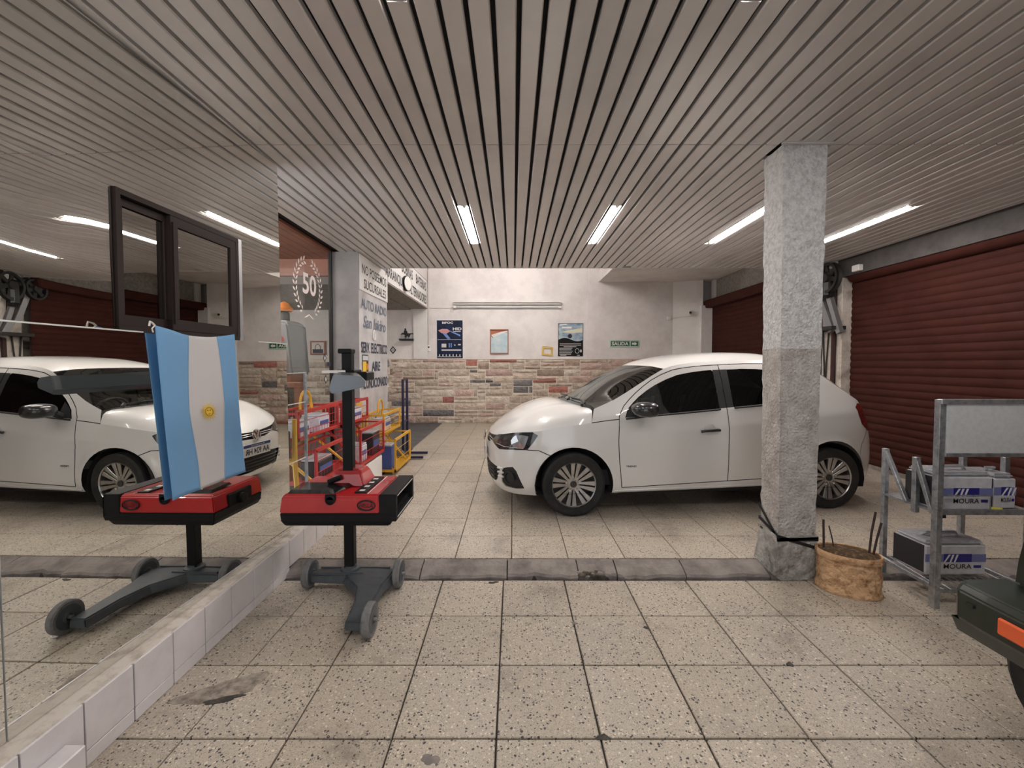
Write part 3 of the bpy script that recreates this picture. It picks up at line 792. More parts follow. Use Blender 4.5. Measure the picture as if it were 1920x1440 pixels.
def skin(names, mtl, objname, parent=car, off=0., sides=(1,), label=None):
    """one mesh from the named regions; sides: 1 = near side, -1 = far side"""
    P, N, F = [], [], []
    for sd in sides:
        idx = {}
        for nm in names:
            for f in reg_faces.get(nm, []):
                g = []
                for i in f:
                    if i not in idx:
                        idx[i] = len(P); p = full[i] + nacc[i] * off; n = nacc[i]
                        P.append((p.x, p.y * sd, p.z)); N.append((n.x, n.y * sd, n.z))
                    g.append(idx[i])
                F.append(g if sd == 1 else g[::-1])
    me = bpy.data.meshes.new(objname); me.from_pydata(P, [], F); me.materials.append(MATS[mtl])
    for p in me.polygons: p.use_smooth = True
    me.normals_split_custom_set_from_vertices(N); me.update()
    o = link(objname, me, parent)
    if label: o['label'] = label
    return o
# orient so that normals point outwards
if sum(n.y for n in nacc) > 0:
    nacc = [-n for n in nacc]
    for k in reg_faces: reg_faces[k] = [tuple(reversed(f)) for f in reg_faces[k]]
shell = skin(['body'], 'car_white', 'body_shell', sides=(1, -1))
for _sd in (1, -1): skin(['gap'], 'car_gap', 'panel_gaps', off=-.005, sides=(_sd,))
skin(['grille'], 'car_black', 'grille', off=-.014, sides=(1, -1))
skin(['low'], 'car_trim', 'lower_grille', off=-.02, sides=(1, -1))
for sd in (1, -1):
    d = skin(['d1'], 'car_white', 'front_door', sides=(sd,))
    skin(['wf'], 'car_glass_dark', 'window', d, off=-.004, sides=(sd,))
    skin(['bp'], 'car_trim', 'pillar_trim', d, off=-.001, sides=(sd,))
    d2_ = skin(['d2'], 'car_white', 'rear_door', sides=(sd,))
    skin(['wr'], 'car_glass_dark', 'window', d2_, off=-.004, sides=(sd,))
    h = skin(['head'], 'lamp_black', 'headlight', off=.0015, sides=(sd,))
    skin(['fog'], 'car_trim', 'fog_surround', off=-.012, sides=(sd,))
    skin(['tail'], 'tail_red', 'tail_light', off=.004, sides=(sd,))
    def Q(s, z, o=0.):
        p = Vector(Mc(s * sd, z)); c_ = Vector(Mc(abs(s) * 1.0, z)); nx, ny = nrm(abs(s))
        return Vector((p.x + nx * o, p.y - sd * ny * o, p.z))
    # reflector inside the headlight, with divider
    g = MB()
    ring = [(.678, .662), (.70, .695), (.732, .716), (.80, .722), (.862, .716), (.845, .66), (.826, .612), (.77, .604), (.714, .608), (.69, .63)]
    cen = Q(.765, .665, .010)
    R3 = [Q(*p, .006) for p in ring]
    g.add([cen] + R3, [(0, 1 + i, 1 + (i + 1) % len(R3)) for i in range(len(R3))]).build('reflector', 'lamp_lens', h, world=False)
    g = MB(); g.tube([Q(.46, .612, .006), Q(.60, .60, .006), Q(.70, .604, .006), Q(.82, .606, .006)], .004, 6).build('chrome_strip', 'chrome', h, world=False)
    # white teeth over the fog surround and round fog recess
    g = MB()
    for zz in (.385, .345, .305): g.tube([Q(.505, zz, .004), Q(.545, zz + .004, .006), Q(.585, zz + .006, .003)], .011, 6)
    g.build('bumper_fin', 'car_white', car, world=False, smooth=True)
    g = MB(); c_ = Q(.665, .315, .0); n_ = (Q(.665, .315, .1) - c_).normalized()
    g.lathe([(.052, -.006), (.060, .008), (.050, .010), (.044, -.004)], c_, n_, 20).build('fog_blank', 'car_black', car, world=False, smooth=True)
    # rubber along the pane, wheel-arch liner
    g = MB(); g.tube([Q(1.75, .876, .004), Q(2.06, .905, .004), Q(2.35, .927, .004), Q(2.65, .951, .004)], .010, 6).tube([Q(2.79, .963, .004), Q(3.05, .983, .004), Q(3.36, 1.006, .004)], .010, 6)
    g.build('window_seal', 'car_trim', car, world=False, smooth=True)
    # handles
    for s0, z0 in ((2.52, .765), (3.30, .82)):
        dd = d if s0 < 3 else d2_
        g = MB(); g.tube([Q(s0 - .085, z0 - .008, .012), Q(s0 - .06, z0, .028), Q(s0, z0 + .003, .034), Q(s0 + .06, z0 + .006, .030), Q(s0 + .09, z0 + .002, .014)], .013, 8).build('handle', 'car_black', dd, world=False, smooth=True)
        g = MB(); c_ = Q(s0, z0 + .01, .001); n_ = (Q(s0, z0 + .01, .1) - c_).normalized()
        g.lathe([(.05, -.004), (.056, .0), (.05, .002), (.001, .0015)], c_, n_, 20).build('handle_cup', 'car_white', dd, world=False, smooth=True)
    # badge
    a = Q(1.79, .453, .001); text('TREND', 'badge', d, 'alloy_dark', wmat(car) @ a, wmat(car).to_3x3() @ Vector((sd, 0, 0)), (0, 0, 1), .016, .096, depth=.002, bold=.02)
    # sill
    g = MB(); g.grid(lambda u, v: Q(1.64 + (3.36 - 1.64) * u, (.207 + .038 * u) + .03 * v, .010 * math.sin(PI * v) + .002), 24, 3).build('sill', 'car_white', car, world=False, smooth=True)
    # door mirror
    g = MB(); mx, my = 1.32, -sd * .945
    P, F = [], []
    prof = [(0, .02), (.02, .60), (.07, .9), (.13, 1.), (.185, .93), (.20, .85)]
    n = 16
    for dx, k in prof:
        for i in range(n):
            t = 2 * PI * i / n; ct, st = math.cos(t), math.sin(t)
            P.append((mx - .09 + dx, my + .115 * k * math.copysign(abs(ct) ** .7, ct), .975 + .068 * k * math.copysign(abs(st) ** .7, st)))
    for i in range(len(prof) - 1):
        for k in range(n): F.append((i * n + k, i * n + (k + 1) % n, (i + 1) * n + (k + 1) % n, (i + 1) * n + k))
    F += [tuple(range(n)), tuple(range((len(prof) - 1) * n, len(prof) * n))]
    g.add(P, F)
    mo = g.build('door_mirror', 'mirror_cap', car, world=False, smooth=50)
    MB().tube([(mx + .03, my + sd * .10, .945), (mx + .02, my + sd * .17, .90)], .032, 8).build('mirror_arm', 'car_trim', mo, world=False, smooth=True)
    MB().add([(x, y, z) for x, y, z in [tuple(Q(1.745, .888, .003)), tuple(Q(1.90, .902, .003)), tuple(Q(1.88, 1.04, .003)), tuple(Q(1.80, .985, .003))]], [(0, 1, 2, 3)]).build('mirror_sail', 'car_trim', d, world=False)

# --- patches between the two sides
def tp(s):                                   # upper edge of the near side skin
    for a, b in zip(top, top[1:]):
        if a[0] <= s <= b[0]: return a[1] + (b[1] - a[1]) * (s - a[0]) / max(1e-9, b[0] - a[0])
    return top[-1][1]
def edge(s): return Vector(Mc(s, tp(abs(s)))) if s >= 0 else Vector(Mc(-s, tp(-s))) * Vector((1, 1, 1)) if False else (lambda p: Vector((p[0], p[1] if s >= 0 else -p[1], p[2])))(Mc(abs(s), tp(abs(s))))
def poly3(pts_):
    P = [Vector(p) for p in pts_]; L_ = [0.]
    for a, b in zip(P, P[1:]): L_.append(L_[-1] + (b - a).length)
    def f(t):
        d = t * L_[-1]
        for i in range(len(P) - 1):
            if d <= L_[i + 1] + 1e-9: return P[i].lerp(P[i + 1], (d - L_[i]) / max(1e-9, L_[i + 1] - L_[i]))
        return P[-1].copy()
    return f
def sm(pts_, n=8):                           # Catmull-Rom through points
    P = [Vector(p) for p in pts_]; Q_ = [P[0] * 2 - P[1]] + P + [P[-1] * 2 - P[-2]]; o = []
    for i in range(1, len(Q_) - 2):
        for k in range(n):
            o.append(Vector(_cr(tuple(Q_[i - 1]), tuple(Q_[i]), tuple(Q_[i + 1]), tuple(Q_[i + 2]), k / n)))
    return o + [P[-1]]
def sym(half): return half + [Vector((p[0], -p[1], p[2])) for p in half[-2::-1]]
def coons(F_, B_, L_, R_, nu, nv, bump=None):
    """u front->back, v near->far"""
    def fn(v, u):
        p = F_(v) * (1 - u) + B_(v) * u + L_(u) * (1 - v) + R_(u) * v - (F_(0) * (1 - u) * (1 - v) + F_(1) * (1 - u) * v + B_(0) * u * (1 - v) + B_(1) * u * v)
        if bump: p = p + bump(u, v * 2 - 1)
        return p
    return MB().grid(fn, nv, nu)
def mir(f): return lambda t: (lambda p: Vector((p.x, -p.y, p.z)))(f(t))
hF = poly3(sym([edge(.90 - .90 * i / 18) for i in range(19)]))
hS = poly3([edge(.90 + (1.434 - .90) * i / 12) for i in range(13)])
e0 = edge(1.434)
cowl_half = [e0] + sm([(e0.x + .012, e0.y + .025, .915), (.935, -.70, .955), (.88, -.55, .968), (.825, -.28, .980), (.80, 0, .984)], 5)
hB = poly3(sym(cowl_half))
def hb(u, v):
    k = (1 - abs(v) ** 3.2)
    z = .088 * math.sin(PI * u) ** .8 * k
    z += .012 * math.exp(-((abs(v) - .55) / .12) ** 2) * math.sin(PI * u)
    return Vector((0, 0, z))
hood = coons(hF, hB, hS, mir(hS), 26, 40, hb).build('hood', 'car_white', car, world=False, smooth=55)
w0 = edge(1.466)
wB = poly3(sym(sm([w0, (.955, -.60, .985), (.90, -.35, .992), (.87, 0, .995)], 6)))
t0 = edge(2.172)
wT = poly3(sym(sm([t0, (1.615, -.45, 1.345), (1.585, -.22, 1.352), (1.575, 0, 1.354)], 6)))
wS = poly3([edge(1.466 + (2.172 - 1.466) * i / 12) for i in range(13)])
coons(wB, wT, wS, mir(wS), 18, 26, lambda u, v: Vector((-.035 * math.sin(PI * u) * (1 - v * v), 0, .02 * math.sin(PI * u) * (1 - v * v)))).build('windshield', 'car_glass', car, world=False, smooth=True)
# black cowl between hood and windshield
g = MB(); g.grid(lambda v, u: hB(v) * (1 - u) + wB(v) * u + Vector((0, 0, -.012 * math.sin(PI * u) - .008)), 30, 3).build('cowl', 'car_trim', car, world=False, smooth=True)
for (y0, y1) in ((-.62, -.08), (-.02, .50)):
    MB().tube([(.89, y0, 1.0), (.93, (y0 + y1) / 2, 1.012), (.90, y1, 1.012)], .010, 6).tube([(.87, y0 - .01, .985), (.90, y0 + .03, 1.005)], .018, 6).build('wiper', 'car_black', car, world=False)
t1 = edge(3.50)
rB = poly3(sym(sm([t1, (t1.x + .06, -.40, 1.415), (t1.x + .085, -.2, 1.425), (t1.x + .09, 0, 1.428)], 6)))
rS = poly3([edge(2.172 + (3.50 - 2.172) * i / 20) for i in range(21)])
coons(wT, rB, rS, mir(rS), 26, 26, lambda u, v: Vector((0, 0, (.048 * math.sin(PI * u) ** .6) * (1 - v ** 4)))).build('roof', 'car_white', car, world=False, smooth=60)
g3 = edge(4.42)
gB = poly3(sym(sm([g3, (3.79, -.3, .99), (3.80, 0, .995)], 6)))
gS = poly3([edge(3.50 + (4.42 - 3.50) * i / 12) for i in range(13)])
coons(rB, gB, gS, mir(gS), 14, 18, lambda u, v: Vector((.06 * math.sin(PI * u) * (1 - v * v), 0, .03 * math.sin(PI * u) * (1 - v * v)))).build('rear_window', 'car_glass_dark', car, world=False, smooth=True)
tl_ = poly3(sym([edge(4.42 + (SMAX - 4.42) * i / 8) for i in range(9)]))
MB().grid(lambda v, u: gB(v) * (1 - u) + tl_(v) * u, 24, 2).build('tailgate_ledge', 'car_white', car, world=False, smooth=True)

# --- grille bars, emblem, plate
g = MB()
for zz in (.612, .632):
    g.tube([Vector(Mc(s, zz)) for s in (.33, .22, .1, .0)] + [(lambda p: Vector((p[0], -p[1], p[2])))(Mc(s, zz)) for s in (.1, .22, .33)], .0045, 6)
g.build('grille_bar', 'chrome', car, world=False, smooth=True)
g = MB()
for zz in (.25, .285, .32, .355):
    g.tube([Vector(Mc(s, zz)) for s in (.42, .3, .15, .0)] + [(lambda p: Vector((p[0], -p[1], p[2])))(Mc(s, zz)) for s in (.15, .3, .42)], .007, 6)
g.build('lower_grille_bar', 'car_black', car, world=False, smooth=True)
ec = Vector((-.012, 0, .618)); ex, ez = Vector((0, -1, 0)), Vector((.18, 0, .98)).normalized()
em = MB().lathe([(.058, 0), (.064, .006), (.058, .010), (.050, .006)], ec, (-.98, 0, .18), 28).build('emblem', 'chrome', car, world=False, smooth=50)
g = MB(); nn = Vector((-.98, 0, .18))
for seg in ([(-.026, .048), (0, .004), (.026, .048)], [(-.046, .026), (-.024, -.040), (0, -.002), (.024, -.040), (.046, .026)]):
    g.tube([ec + ex * a + ez * b + nn * .012 for a, b in seg], .0055, 6)
g.build('emblem_letters', 'chrome', em, world=False, smooth=True)
MB().lathe([(.056, .002), (.054, .004)], ec, nn, 24).build('emblem_field', 'car_black', em, world=False)
pl_ = MB().box(-.022, -.010, -.20, .20, .405, .535).build('number_plate', 'plate_white', car, world=False, bevel=.003)
MB().box(-.0235, -.021, -.197, .197, .502, .532).build('plate_band', 'plate_blue', pl_, world=False)
_cw = wmat(car)
_d3 = _cw.to_3x3()
text('AA 924 HR', 'plate_lettering', pl_, 'ink_black', _cw @ Vector((-.024, 0, .455)), _d3 @ Vector((0, -1, 0)), (0, 0, 1), .062, .35, bold=.01)
text('REPUBLICA ARGENTINA', 'plate_lettering', pl_, 'plate_white', _cw @ Vector((-.0255, 0, .517)), _d3 @ Vector((0, -1, 0)), (0, 0, 1), .012, .20)

# --- underbody, wells, cabin
MB().box(.40, 3.60, -.52, .52, .17, .26).box(1.13, 2.84, -.74, .74, .18, .26).build('underbody', 'car_cabin', car, world=False)
for ax in (.76, 3.232):
    for sd in (-1, 1):
        g = MB(); rr = .349; n = 24
        P = [(ax + rr * math.cos(PI * 2 * i / n), y, .275 + rr * math.sin(PI * 2 * i / n)) for y in (sd * .50, sd * .782) for i in range(n)]
        F = [(i, (i + 1) % n, n + (i + 1) % n, n + i) for i in range(n)] + [tuple(range(n))]
        P = [(x, y, max(z, .20)) for x, y, z in P]
        g.add(P, F).build('wheel_well', 'car_cabin', car, world=False)
MB().box(1.0, 1.22, -.70, .70, .70, .93).build('dashboard', 'car_cabin', car, world=False, bevel=.05, bseg=2)
MB().box(1.0, 3.5, -.72, .72, .26, .40).build('cabin_floor', 'car_cabin', car, world=False)
for x in (1.75,):
    for y in (-.36, .36):
        g = MB().box(x - .22, x + .28, y - .25, y + .25, .42, .60).box(-.06, .06, -.25, .25, 0, .60, Matrix.Translation((x + .30, y, .55)) @ Matrix.Rotation(R(14), 4, 'Y')).box(-.045, .045, -.14, .14, .63, .83, Matrix.Translation((x + .30, y, .55)) @ Matrix.Rotation(R(12), 4, 'Y'))
        g.build('car_seat', 'car_cabin', car, world=False, bevel=.04, bseg=2)
MB().box(2.55, 3.05, -.62, .62, .42, .60).box(2.98, 3.12, -.62, .62, .55, 1.10).build('rear_bench', 'car_cabin', car, world=False, bevel=.04, bseg=2)
g = MB(); g.tube([Vector((1.36, -.36, .88)) + Matrix.Rotation(R(-25), 3, 'Y') @ Vector((0, .18 * math.cos(t), .18 * math.sin(t))) for t in [2 * PI * i / 20 for i in range(20)]], .015, 6, closed=True).build('steering_wheel', 'car_black', car, world=False, smooth=True)

# --- wheels
def wheel_parts():
    t = MB(); n = 44
    prof = [(.205, -.075), (.225, -.088), (.262, -.092), (.283, -.080), (.2865, -.045), (.2865, .045), (.283, .080), (.262, .092), (.225, .088), (.205, .075)]
    t.lathe(prof, (0, 0, 0), (0, 1, 0), n, close=True)
    tyre = t.mesh('tyre', 'rubber', smooth=35)
    r = MB(); r.lathe([(.207, .08), (.207, -.074), (.200, -.086), (.193, -.078), (.188, -.02), (.188, .07)], (0, 0, 0), (0, 1, 0), n, close=True)
    rim = r.mesh('rim', 'alloy', smooth=35)
    sp = MB()
    K = 8
    for k in range(K):
        for sd in (-1, 1):
            M_ = Matrix.Rotation(2 * PI * k / K + sd * .0 + .12, 4, 'Y')
            a0, a1, b0, b1 = sd * .004, sd * .022, sd * .007, sd * .050
            P = [(a0, -.052, .038), (a1, -.052, .042), (b1, -.072, .190), (b0, -.072, .194), (a0, -.030, .038), (a1, -.030, .042), (b1, -.045, .190), (b0, -.045, .194)]
            P = [M_ @ Vector(p) for p in P]
            sp.add(P, [(0, 1, 2, 3), (7, 6, 5, 4), (0, 4, 5, 1), (1, 5, 6, 2), (2, 6, 7, 3), (3, 7, 4, 0)])
    sp.lathe([(.062, -.030), (.060, -.050), (.030, -.052)], (0, 0, 0), (0, 1, 0), 24)
    spokes = sp.mesh('spokes', 'alloy', bevel=.0025)
    ln = MB()
    for k in range(5):
        a = 2 * PI * k / 5 + .4
        if k == 0: ln.cyl((0, -.040, 0), (0, -.062, 0), .010, n=8)
    nuts = ln.mesh('wheel_nut', 'chrome')
    bk = MB().lathe([(.187, -.015), (.187, .05)], (0, 0, 0), (0, 1, 0), 28).mesh('brake_drum', 'alloy_dark')
    cap = MB().lathe([(.030, -.050), (.029, -.060), (.024, -.063), (.012, -.0625)], (0, 0, 0), (0, 1, 0), 20).mesh('hub_cap', 'alloy_dark')
    return tyre, rim, spokes, nuts, bk, cap
TY, RI, SPK, NU, BK, HC = wheel_parts()
for ax in (.76, 3.232):
    for sd in (-1, 1):
        o = link('wheel', TY, car); o.location = (ax, sd * .715, .2865); o.rotation_euler = (0, 0, 0 if sd < 0 else PI)
        for nm, me in (('rim', RI), ('spokes', SPK), ('brake_drum', BK), ('hub_cap', HC)): link(nm, me, o)
        for k in range(5):
            a = 2 * PI * k / 5 + .4; q = link('wheel_nut', NU, o); q.location = (.066 * math.cos(a), 0, .066 * math.sin(a))
# ------------------------------------------------------------------ concrete column with plastic and straps
cl = thing('concrete_column', 'rough white-grey concrete column standing in front of the car', 'column', (1.90, 2.88, 0))
random.seed(3)
def col_skin(z0, z1, nz, mtl, name, taper):
    g = MB(); P = []; F = []
    ring = []
    n = 7
    for j in range(nz + 1):
        z = z0 + (z1 - z0) * j / nz
        xl, xr, yf, ybk = taper(z)
        pts_ = [(xl + (xr - xl) * i / n, yf) for i in range(n)] + [(xr, yf + (ybk - yf) * i / 5) for i in range(5)] + [(xr - (xr - xl) * i / n, ybk) for i in range(n)] + [(xl, ybk - (ybk - yf) * i / 5) for i in range(5)]
        for (x, y) in pts_:
            a = .004
            P.append((x + random.uniform(-a, a), y + random.uniform(-a, a), z))
    m = 2 * n + 10
    for j in range(nz):
        for i in range(m): F.append((j * m + i, j * m + (i + 1) % m, (j + 1) * m + (i + 1) % m, (j + 1) * m + i))
    F += [tuple(range(m))[::-1], tuple(range(nz * m, nz * m + m))]
    return g.add(P, F).build(name, mtl, cl, smooth=25)
def tap(z):
    t = z / 2.84
    fl_ = max(0, (.28 - z) / .28)
    return (1.755 - .022 * t - .03 * fl_, 1.995 + .02 * t + .012 * fl_, 2.785 - .006 * t, 2.985 + .02 * fl_)
col_skin(1.53, 2.838, 26, 'column_render', 'shaft', tap)
col_skin(.30, 1.53, 24, 'column_dirty', 'lower_shaft', tap)
def tapb(z):
    a, b, c, d = tap(z); k = 1 - .10 * max(0, (.06 - z) / .06)
    return (a - .012 + (.05 if z < .03 else 0), b + .006 - (.02 if z < .03 else 0), c - .010, d)
mat('plastic_wrap', (.46, .45, .43), .16, .0, .8, var=(8, (.20, .185, .17), .4, .65), bump=(24, 1., .03))
mat('strap_black', (.012, .012, .013), .5)
col_skin(.002, .30, 8, 'plastic_wrap', 'plastic_wrapping', tapb)
def band(zs, w):
    # strap round the four corners, heights per corner (left-back, left-front, right-front, right-back)
    cs = [(1.742, 2.995), (1.742, 2.772), (2.010, 2.772), (2.010, 2.995)]
    g = MB(); P = []
    for (x, y), z in zip(cs, zs): P += [(x, y, z - w / 2), (x, y, z + w / 2), (x + (.004 if x < 1.9 else -.004), y + (.004 if y < 2.9 else -.004), z + w / 2), (x + (.004 if x < 1.9 else -.004), y + (.004 if y < 2.9 else -.004), z - w / 2)]
    F = []
    for i in range(4):
        a, b = i * 4, ((i + 1) % 4) * 4
        F += [(a, b, b + 1, a + 1), (a + 1, b + 1, b + 2, a + 2), (a + 2, b + 2, b + 3, a + 3), (a + 3, b + 3, b, a)]
    g.add(P, F).build('strap', 'strap_black', cl)
band((.44, .275, .275, .40), .024); band((.35, .295, .215, .30), .022); band((.29, .268, .285, .29), .016)

# worn tar patches and broken spots in the floor tiles
mat('tar', (.03, .026, .024), .7, var=(20, (.10, .085, .07), .45, .7)); mat('patch_mortar', (.40, .35, .29), .9, var=(20, (.16, .13, .11), .4, .65))
def blot(cx, cy, rx, ry, rot, mtl, seed, z=.0012):
    rr = random.Random(seed); n = 26; ph = [rr.uniform(0, 6.28) for _ in range(4)]
    P = []
    for i in range(n):
        t = 2 * PI * i / n; k = 1 + .18 * math.sin(2 * t + ph[0]) + .14 * math.sin(3 * t + ph[1]) + .10 * math.sin(5 * t + ph[2]) + .06 * math.sin(8 * t + ph[3])
        x, y = rx * k * math.cos(t), ry * k * math.sin(t)
        P.append((cx + x * math.cos(rot) - y * math.sin(rot), cy + x * math.sin(rot) + y * math.cos(rot)))
    MB().prism(P, lambda a, b: (a, b, z - .004), lambda a, b: (a, b, z)).build('worn_patch', mtl, fl)
blot(-1.27, 1.83, .15, .07, .35, 'patch_mortar', 1); blot(-1.24, 1.775, .075, .016, .25, 'tar', 2, .0018); blot(.345, 1.592, .022, .016, 0, 'tar', 3); blot(-.13, 2.75, .028, .014, .2, 'tar', 4)
blot(.72, 2.27, .014, .012, 0, 'tar', 5); blot(1.32, 1.99, .02, .012, .4, 'tar', 6); blot(-.30, 1.50, .03, .022, 0, 'kerb_concrete', 7); blot(.59, 2.30, .018, .012, 0, 'kerb_concrete', 8); blot(.34, 2.31, .016, .012, 0, 'kerb_concrete', 9)

# ------------------------------------------------------------------ Argentine flag hanging on the mirror
mat('flag_blue', (.27, .53, .80), .85, bump=(300, .15, .002))
mat('flag_white', (.80, .78, .78), .85, bump=(300, .15, .002))
for _n in ('flag_blue', 'flag_white'):               # thin cloth lets some light through
    _nt = MATS[_n].node_tree; _b = _nt.nodes['Principled BSDF']; _o = [q for q in _nt.nodes if q.type == 'OUTPUT_MATERIAL'][0]
    _t = _nt.nodes.new('ShaderNodeBsdfTranslucent'); _t.inputs[0].default_value = _b.inputs['Base Color'].default_value
    _m = _nt.nodes.new('ShaderNodeMixShader'); _m.inputs[0].default_value = .4
    _nt.links.new(_b.outputs[0], _m.inputs[1]); _nt.links.new(_t.outputs[0], _m.inputs[2]); _nt.links.new(_m.outputs[0], _o.inputs[0])
mat('sun_gold', (.78, .52, .06), .7); mat('sun_dark', (.30, .17, .02), .7)
fg = thing('flag', 'sky blue and white striped flag with a golden sun hanging against the mirror', 'flag', (-1.585, 2.13, 1.6))
# corners (y, z): pinned at two points, the hem sags a little
def flag_pt(u, v, off=0.):
    """u 0..1 along y (near -> far), v 0 top .. 1 bottom"""
    sag = .030 * math.sin(PI * u) * (1 - v) ** 2
    y0, y1 = 1.873 + .072 * v, 2.383 + .084 * v
    zt = 1.600 - .004 * u - sag; zb = .803 + .004 * math.sin(3 * u)
    z = zt + (zb - zt) * v
    y = y0 + (y1 - y0) * u + .008 * math.sin(7 * v + 2) * math.sin(PI * u)
    fold = .007 * math.sin(4.2 * PI * (u - .25 * v)) * (.3 + .7 * (1 - v)) + .005 * math.sin(2.3 * PI * u + 1 + 3 * v) + .006 * v
    return Vector((mxy(y) + .017 + fold + off, y, z))
STR = (.0, .395, .665, 1.0)
for k in range(3):
    a, b = STR[k], STR[k + 1]
    def fb(u, v, a=a, b=b, k_=k):
        w = .022 * math.sin(6 * v + 1) * (1 - v * .5)
        ea = .385 - .085 * min(1, 2 * v) + .006 * math.sin(9 * v); eb = .745 - .115 * max(0, 2 * v - 1) + .012 * math.sin(7 * v)
        lo = (0, ea, eb)[k_]; hi = (ea, eb, 1)[k_]
        return flag_pt(lo + (hi - lo) * u, v)
    g = MB(); g.grid(fb, 16, 40)
    o = g.build('stripe', ['flag_blue', 'flag_white', 'flag_blue'][k], fg, smooth=True)
    md = o.modifiers.new('cloth_thickness', 'SOLIDIFY'); md.thickness = .0025; md.offset = -1
sc = (.53, .515)
def sp_(r, a, off): return flag_pt(sc[0] + r * math.cos(a) / .52, sc[1] + r * math.sin(a) / .78, off)
g = MB(); n = 32
for i in range(n):
    a = 2 * PI * i / n; L_ = .056 if i % 2 == 0 else .048
    g.add([sp_(.024, a - .11, .007), sp_(L_, a, .007), sp_(.024, a + .11, .007)], [(0, 1, 2)])
g.build('sun_rays', 'sun_gold', fg)
g = MB(); g.add([sp_(0, 0, .008)] + [sp_(.026, 2 * PI * i / 24, .008) for i in range(24)], [(0, 1 + i, 1 + (i + 1) % 24) for i in range(24)]).build('sun_disc', 'sun_gold', fg)
g = MB()
g.tube([sp_(.022, 2 * PI * i / 24, .009) for i in range(24)], .0018, 4, closed=True)
for (r, a) in ((.010, 3.9), (.010, 5.5)): g.ball(tuple(sp_(r, a, .009)), .0035, 6, 4)
g.tube([sp_(.012, 1.0, .009), sp_(.013, 1.57, .009), sp_(.012, 2.1, .009)], .0016, 4)
g.build('sun_face', 'sun_dark', fg)
mat('cord_white', (.7, .68, .64), .7)
p0 = flag_pt(0, 0); MB().tube([p0, p0 + Vector((0, -.012, .01)), p0 + Vector((.005, -.03, .015)), p0 + Vector((.005, -.035, -.005))], .004, 6).tube([p0, p0 + Vector((.004, -.02, -.015)), p0 + Vector((0, -.01, -.03))], .003, 6).build('tie_cord', 'cord_white', fg)

# ------------------------------------------------------------------ headlight tester on wheels
mat('tester_red', (.52, .018, .022), .22, coat=.6, var=(6, (.46, .016, .02), .4, .7))
mat('tester_black', (.008, .008, .009), .5, 0., .25)
mat('tester_base', (.062, .072, .082), .45, var=(20, (.085, .095, .105), .4, .7))
mat('wheel_grey', (.20, .20, .20), .7, var=(30, (.12, .12, .12), .4, .7))
mat('tester_visor', (.12, .135, .15), .22, .3)
mat('smoked_cover', (.02, .018, .018), .06, coat=1.)
mat('label_white', (.8, .78, .76), .5)
ht = thing('headlight_tester', 'red and black headlight tester on a wheeled stand beside the mirror', 'headlight tester', (-1.05, 2.70, 0))
# base: three arms
def arm(pts_, mtl='tester_base', name='base_arm'):
    g = MB(); n = len(pts_)
    P = []
    for (x, y, w, z0, z1, dx, dy) in pts_:
        l = math.hypot(dx, dy); nx_, ny_ = -dy / l, dx / l
        P += [(x + nx_ * w, y + ny_ * w, z0), (x - nx_ * w, y - ny_ * w, z0), (x - nx_ * w * .86, y - ny_ * w * .86, z1), (x + nx_ * w * .86, y + ny_ * w * .86, z1)]
    F = [(3, 2, 1, 0), tuple(range(4 * n - 4, 4 * n))]
    for i in range(n - 1):
        for k in range(4): F.append((i * 4 + k, i * 4 + (k + 1) % 4, (i + 1) * 4 + (k + 1) % 4, (i + 1) * 4 + k))
    return g.add(P, F).build(name, mtl, ht, bevel=.008, bseg=2)
arm([(-1.285, 2.70, .045, .045, .095, 1, 0), (-1.16, 2.70, .058, .045, .103, 1, 0), (-1.0, 2.70, .066, .045, .106, 1, 0), (-.86, 2.70, .062, .045, .103, 1, 0), (-.77, 2.70, .052, .045, .095, 1, 0)])
arm([(-.93, 2.71, .19, .045, .105, 0, -1), (-.90, 2.62, .15, .045, .104, .08, -1), (-.865, 2.52, .085, .043, .100, .1, -1), (-.845, 2.37, .060, .040, .094, .05, -1), (-.835, 2.19, .052, .030, .084, 0, -1)])
MB().box(-1.25, -.95, 2.655, 2.667, .100, .112).box(-1.25, -.80, 2.735, 2.745, .100, .110).build('base_rib', 'tester_base', ht)
for (x, y) in ((-1.305, 2.70), (-.735, 2.70), (-.755, 2.205)):
    w_ = MB().lathe([(.066, -.018), (.080, -.022), (.087, -.014), (.087, .014), (.080, .022), (.066, .018)], (x, y, .087), (1, 0, 0), 28).build('base_wheel', 'wheel_grey', ht, smooth=40)
    MB().lathe([(.064, -.0195), (.050, -.012), (.018, -.024), (.018, .024), (.050, .012), (.064, .0195)], (x, y, .087), (1, 0, 0), 24).build('hub', 'tester_base', w_, smooth=40)
    MB().cyl((x - .04, y, .087), (x + .04, y, .087), .010).build('axle', 'grey_steel', w_)
MB().lathe([(.062, .10), (.058, .118), (.040, .124), (.038, .135)], (-1.05, 2.72, 0), (0, 0, 1), 20).build('post_collar', 'tester_base', ht, smooth=40)
MB().box(-1.083, -1.021, 2.69, 2.75, .11, 1.515).build('post', 'tester_black', ht, bevel=.006)
MB().box(-1.103, -1.017, 2.68, 2.76, 1.497, 1.527).build('post_cap', 'tester_black', ht, bevel=.006)
